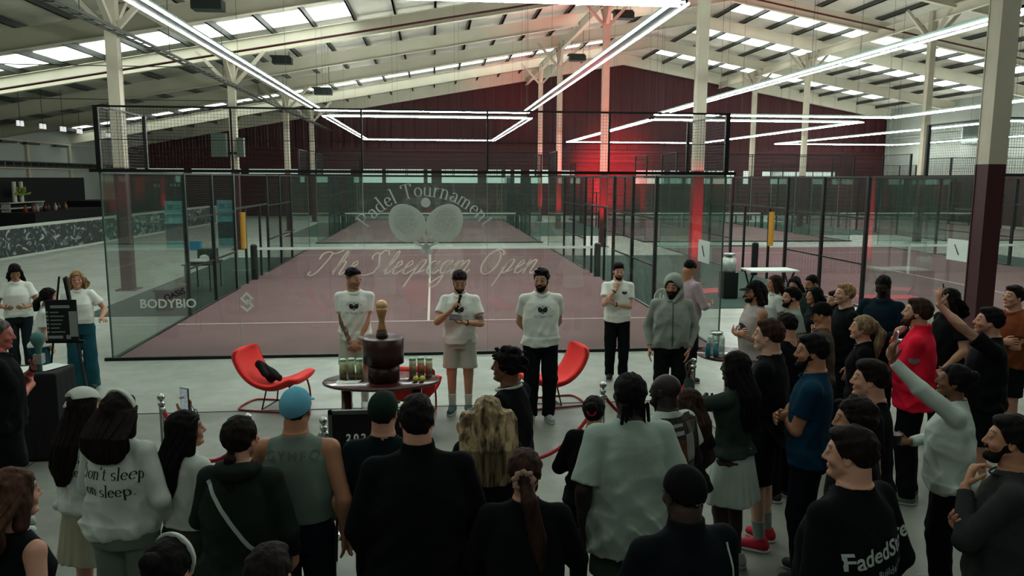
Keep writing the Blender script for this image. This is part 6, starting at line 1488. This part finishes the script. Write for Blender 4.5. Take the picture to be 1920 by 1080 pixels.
for y in (-.5, 0, .5): MB().box((-.18, y-.02, 0), (.18, y+.02, .44)).build('leg', M_black, t)

# ---------------------------------------------------------------- left side of the hall: mural counter, bar, banners
def mural():
    m = bpy.data.materials.new('painted_mural'); m.use_nodes = True; nt = m.node_tree; N = nt.nodes; L = nt.links; b = N['Principled BSDF']; b.inputs['Roughness'].default_value = .7
    tc = N.new('ShaderNodeTexCoord'); mp = N.new('ShaderNodeMapping'); mp.inputs['Scale'].default_value = (1, .75, 1.1); L.new(tc.outputs['Object'], mp.inputs[0])
    n1 = N.new('ShaderNodeTexNoise'); n1.inputs['Scale'].default_value = 2.3; n1.inputs['Detail'].default_value = 7; n1.inputs['Distortion'].default_value = 2.2; L.new(mp.outputs[0], n1.inputs['Vector'])
    r = N.new('ShaderNodeValToRGB'); e = r.color_ramp.elements; e[0].position = .50; e[0].color = lin('15231f'); e[1].position = .66; e[1].color = lin('9aa8a2'); q = r.color_ramp.elements.new(.56); q.color = lin('3a4a46')
    L.new(n1.outputs['Fac'], r.inputs[0]); L.new(r.outputs[0], b.inputs['Base Color']); MATS['mural'] = m; return m
t = thing('counter', 'long low counter painted with a pale mural on dark green, at the left', 'counter', (-10.05, 14.0, 0), math.atan2(1.4, 24.5)*-1)
MB().box((-.12, 0, .08), (0, 24.3, 1.06)).build('mural_front', mural(), t); MB().box((-.5, 0, 1.06), (.06, 24.3, 1.12)).build('counter_top', mat('pale_trim', 'a9b0a6', .6), t); MB().box((-.1, 0, 0), (.05, 24.3, .08)).build('kick_board', mat('pale_trim'), t); MB().box((-.5, 24.2, 0), (.06, 24.36, 1.12)).build('end_cap', mat('pale_trim'), t)
t = thing('bar_back_panel', 'black back panel of the bar behind the mural counter', 'panel', (-16, 24, 0)); MB().box((0, 0, 0), (.3, 12.4, 2.86)).build('panel', M_blackm, t)
t = thing('bar_counter', 'black bar counter behind the mural wall', 'bar', (-16, 24, 0)); MB().box((.4, 2, 0), (2.4, 9.9, 1.2)).build('front_counter', M_blackm, t); MB().box((.4, 10, 0), (2.6, 13.0, 1.55)).build('end_counter', M_blackm, t)
t = thing('display_shelf', 'pale two tier display shelf standing on the black bar', 'shelf', (-16, 24, 0)); MB().box((.5, 2.6, 1.35), (1.0, 6.3, 1.40)).build('shelf', mat('pale_trim'), t); MB().box((.5, 2.6, 1.62), (1.0, 6.0, 1.66)).build('shelf', mat('pale_trim'), t)
for y in (2.7, 5.9): MB().box((.55, y, 1.2), (.95, y+.05, 1.62)).build('upright', mat('pale_trim'), t)
for i, y in enumerate((27.6, 28.25)):
    o = MB().lathe([(.001, 0), (.10, 0), (.10, 1.0), (.001, 1.0)], c=(0, 0, 0), n=12).build('vase', mat('pale_ceramic', 'b4baa4', .5)); o.location = (-15.25, y, 1.661); tag(o, ('nearer', 'farther')[i]+' tall pale vase on the bar shelf', 'vase', 'pale vases on the bar')
F = Field(axis(-.5, .5, .03), axis(-.6, .6, .03), axis(-.1, .6, .03)); rr = np.random.RandomState(5)
for k in range(22): p = (rr.uniform(-.25, .25), rr.uniform(-.45, .45), rr.uniform(.05, .4)); F.cone((0, p[1]*.3, 0), p, .02, .05, .02)
o = field_mesh('plant', F, mat('yellow_green_leaves', '7d8a3e', .8)); o.location = (-15.1, 27.92, 2.0); tag(o, 'yellow green foliage between the two pale vases', 'plant')
rr = random.Random(2)
for i in range(8):
    hexc = ['7a3f24', '6b4a34', '8f867a', '2e2420', '5a2f1d', '9a9486', '43342a', '7d5a3c'][i]
    o = MB().lathe([(.001, 0), (.09, 0), (.1, .2), (.04, .3), (.04, .38), (.001, .38)], n=12).build('bottle', mat('bar_bottle_'+hexc, hexc, .3), None, True); o.location = (-14.3+.1*(i % 2), 26.6+.55*i, 1.201); tag(o, 'small bottle on the black bar counter, %s from the near end' % ('first', 'second', 'third', 'fourth', 'fifth', 'sixth', 'seventh', 'eighth')[i], 'bottle', 'bottles along the bar counter')
def banner(loc, rot, label):
    t = thing('roll_up_banner', label, 'banner', loc, rot)
    MB().box((-.38, -.06, 0), (.38, .06, .09)).build('base', mat('banner_base', '9aa59d', .5), t)
    MB().box((-.36, -.008, .09), (.36, .0, 1.98)).build('panel', mat('teal_banner', '4f8a8c', .6, var=.35, vscale=3), t)
    MB().box((-.36, -.012, .40), (.36, -.008, 1.08)).build('picture', mat('dark_teal_picture', '1c3436', .6, var=.8, vscale=6), t)
    flat_sign('heading', [[(-.26, 0), (-.05, .02), (-.05, .22), (-.26, .20)], [(.02, 0), (.24, .04), (.24, .09), (.02, .06)], [(.02, .14), (.22, .17), (.22, .21), (.02, .19)], [(-.3, -.30), (.3, -.30), (.3, -.12), (-.3, -.12)]], mat('deep_teal_print', '2b6a6e', .6), (0, -.012, 1.62), AX, AZ, AY, t); return t
banner((-5.1, 19.3, 0), .15, 'teal roll up banner behind the left column'); banner((-3.45, 20.6, 0), .0, 'teal roll up banner beside the yellow padded post')
o = MB().box((-.2, -.15, 0), (.2, .15, .35)).build('carton', mat('cyan_box', '1f7fa0', .6)); o.location = (-4.45, 19.6, 0); tag(o, 'small bright blue carton beside the left banner', 'box')
t = thing('electric_box', 'grey green electric cabinets mounted on the second left column', 'electric box', (-2.98, 19.55, 3.62))
MB().box((-.62, -.18, .1), (-.05, .12, 1.02)).build('cabinet', mat('grey_green_steel', '46544a', .5), t); MB().box((.34, -.1, .1), (.62, .12, .85)).build('small_cabinet', mat('grey_green_steel'), t); MB().box((-.03, .0, .2), (.36, .05, .3)).build('bracket', M_black, t)
for x, y, z, lab in ((-1.2, 11.0, 7.62, 'dark ceiling heater at top left near the light line'), (-1.6, 24.2, 8.0, 'dark ceiling heater left of the middle'), (-.2, 27.0, 6.95, 'smallest dark ceiling heater above the left mesh'), (13.5, 21.8, 9.85, 'dark ceiling heater right of the middle column'), (12.75, 28.7, 9.05, 'dark ceiling heater near the roof ridge')):
    t = thing('ceiling_heater', lab, 'heater', (x, y, z)); MB().box((-.42, -.25, 0), (.42, .25, .28)).build('housing', mat('heater_dark', '1d2722', .6), t); MB().box((-.5, -.3, .28), (.35, .3, .34)).build('hood', mat('heater_dark'), t)
    b = MB(); [b.box((sx-.01, -.01, .3), (sx+.01, .01, RZ(x)-z-.2)) for sx in (-.3, .3)]; b.build('hanger', M_purlin, t)
t = thing('air_unit', 'grey green air unit high on the pale right wall', 'air unit', (41.9, 36.0, 5.3)); MB().box((-.9, -1.0, 0), (.35, 1.4, 1.5)).build('housing', mat('grey_green_steel'), t); MB().box((-.3, 1.4, .2), (.35, 2.4, 1.3)).build('side_panel', mat('pale_trim'), t)
# pipes and trays under the roof
tag(MB().tube([(-17.5, 18.5, RZ(-17.5)-1.0), (20, 18.5, RZ(20)-1.0)], .045, 8).build('sprinkler_pipe', mat('red_pipe', '4a1c1a', .5), None, True), 'dark red sprinkler pipe climbing across the left roof slope', 'pipe')
tag(MB().tube([(20.5, 24.6, RZ(20.5)-1.0), (42, 24.6, RZ(42)-1.0)], .045, 8).build('sprinkler_pipe', mat('red_pipe'), None, True), 'dark red sprinkler pipe descending the right roof slope', 'pipe')
t = thing('cable_tray', 'long cable tray hanging over the left column row', 'cable tray', (-2.35, 0, 6.32))
b = MB(); b.box((-.14, -8, 0), (-.11, 46, .07)); b.box((.11, -8, 0), (.14, 46, .07)); b.build('side_rail', M_purlin, t)
b = MB(); [b.box((-.11, y, 0), (.11, y+.04, .02)) for y in np.arange(-8, 46, .6)]; b.build('rung', M_purlin, t)
b = MB(); [b.box((-.16, y, .07), (-.145, y+.015, 1.9)) for y in np.arange(-6, 45, 5.85)]; b.build('hanger', M_purlin, t)
for k, (y, z) in enumerate(((17.5, 6.9), (22.8, 6.2))):
    tag(MB().tube([(-17.5, y, z), (-2.9, y, z)], .018, 6).build('roof_cable', M_purlin, None, True), ('upper', 'lower')[k]+' thin cable strung across the left bay', 'cable', 'cables across the left bay')
for i, (y, z) in enumerate(((22.1, 5.0), (24.0, 5.0), (25.9, 5.0), (27.6, 5.0), (31.0, 5.0))):
    t = thing('track_spot', 'small white spotlight under the left roof, %s along the row' % ('first', 'second', 'third', 'fourth', 'last')[i], 'spotlight', (-12, y, z), 0, 'white spotlights at left')
    for s in (-.16, .16): MB().lathe([(.001, 0), (.07, 0), (.06, .22), (.001, .22)], c=(0, s, 0), n=10).build('lamp_head', mat('spot_white', 'c0c5b8', .4, emit='ffffff', power=.5), t, True)
    MB().box((-.02, -.25, .22), (.02, .25, .27)).build('bar', M_black, t); MB().box((-.008, -.008, .27), (.008, .008, RZ(-12)-z+.01)).build('stem', M_black, t)

for x, y, r_, lab in ((12.1, 6.7, .35, 'pinkish red mat on the green strip behind the lilac sweater'), (16.4, 5.4, -.1, 'flat red mat lying on the right hand court behind the dark teal top')):  # thin coloured slabs standing in for pools of red light on the floor
    o = MB().box((-.75, -.35, 0), (.75, .35, .008)).build('floor_mat', mat('pink_mat', 'c24a58', .9)); o.location = (x, y, .0125); o.rotation_euler = (0, 0, r_); tag(o, lab, 'mat')  # floor_mat is a painted pool of red light, not a real mat

t = thing('partition', 'black partition with faint pale lettering far behind the left column', 'partition', (-16.2, 44, 0)); MB().box((0, 0, 0), (4.1, .25, 2.8)).build('panel', M_blackm, t)
flat_sign('faded_lettering', [[(x, y), (x+.16, y), (x+.16, y+.22), (x, y+.22)] for x, y in ((1.9, 2.2), (2.15, 2.2), (3.0, 2.25), (3.25, 2.25), (3.5, 2.25))], M_grey, (0, 0, 0), AX, AZ, AY, t)
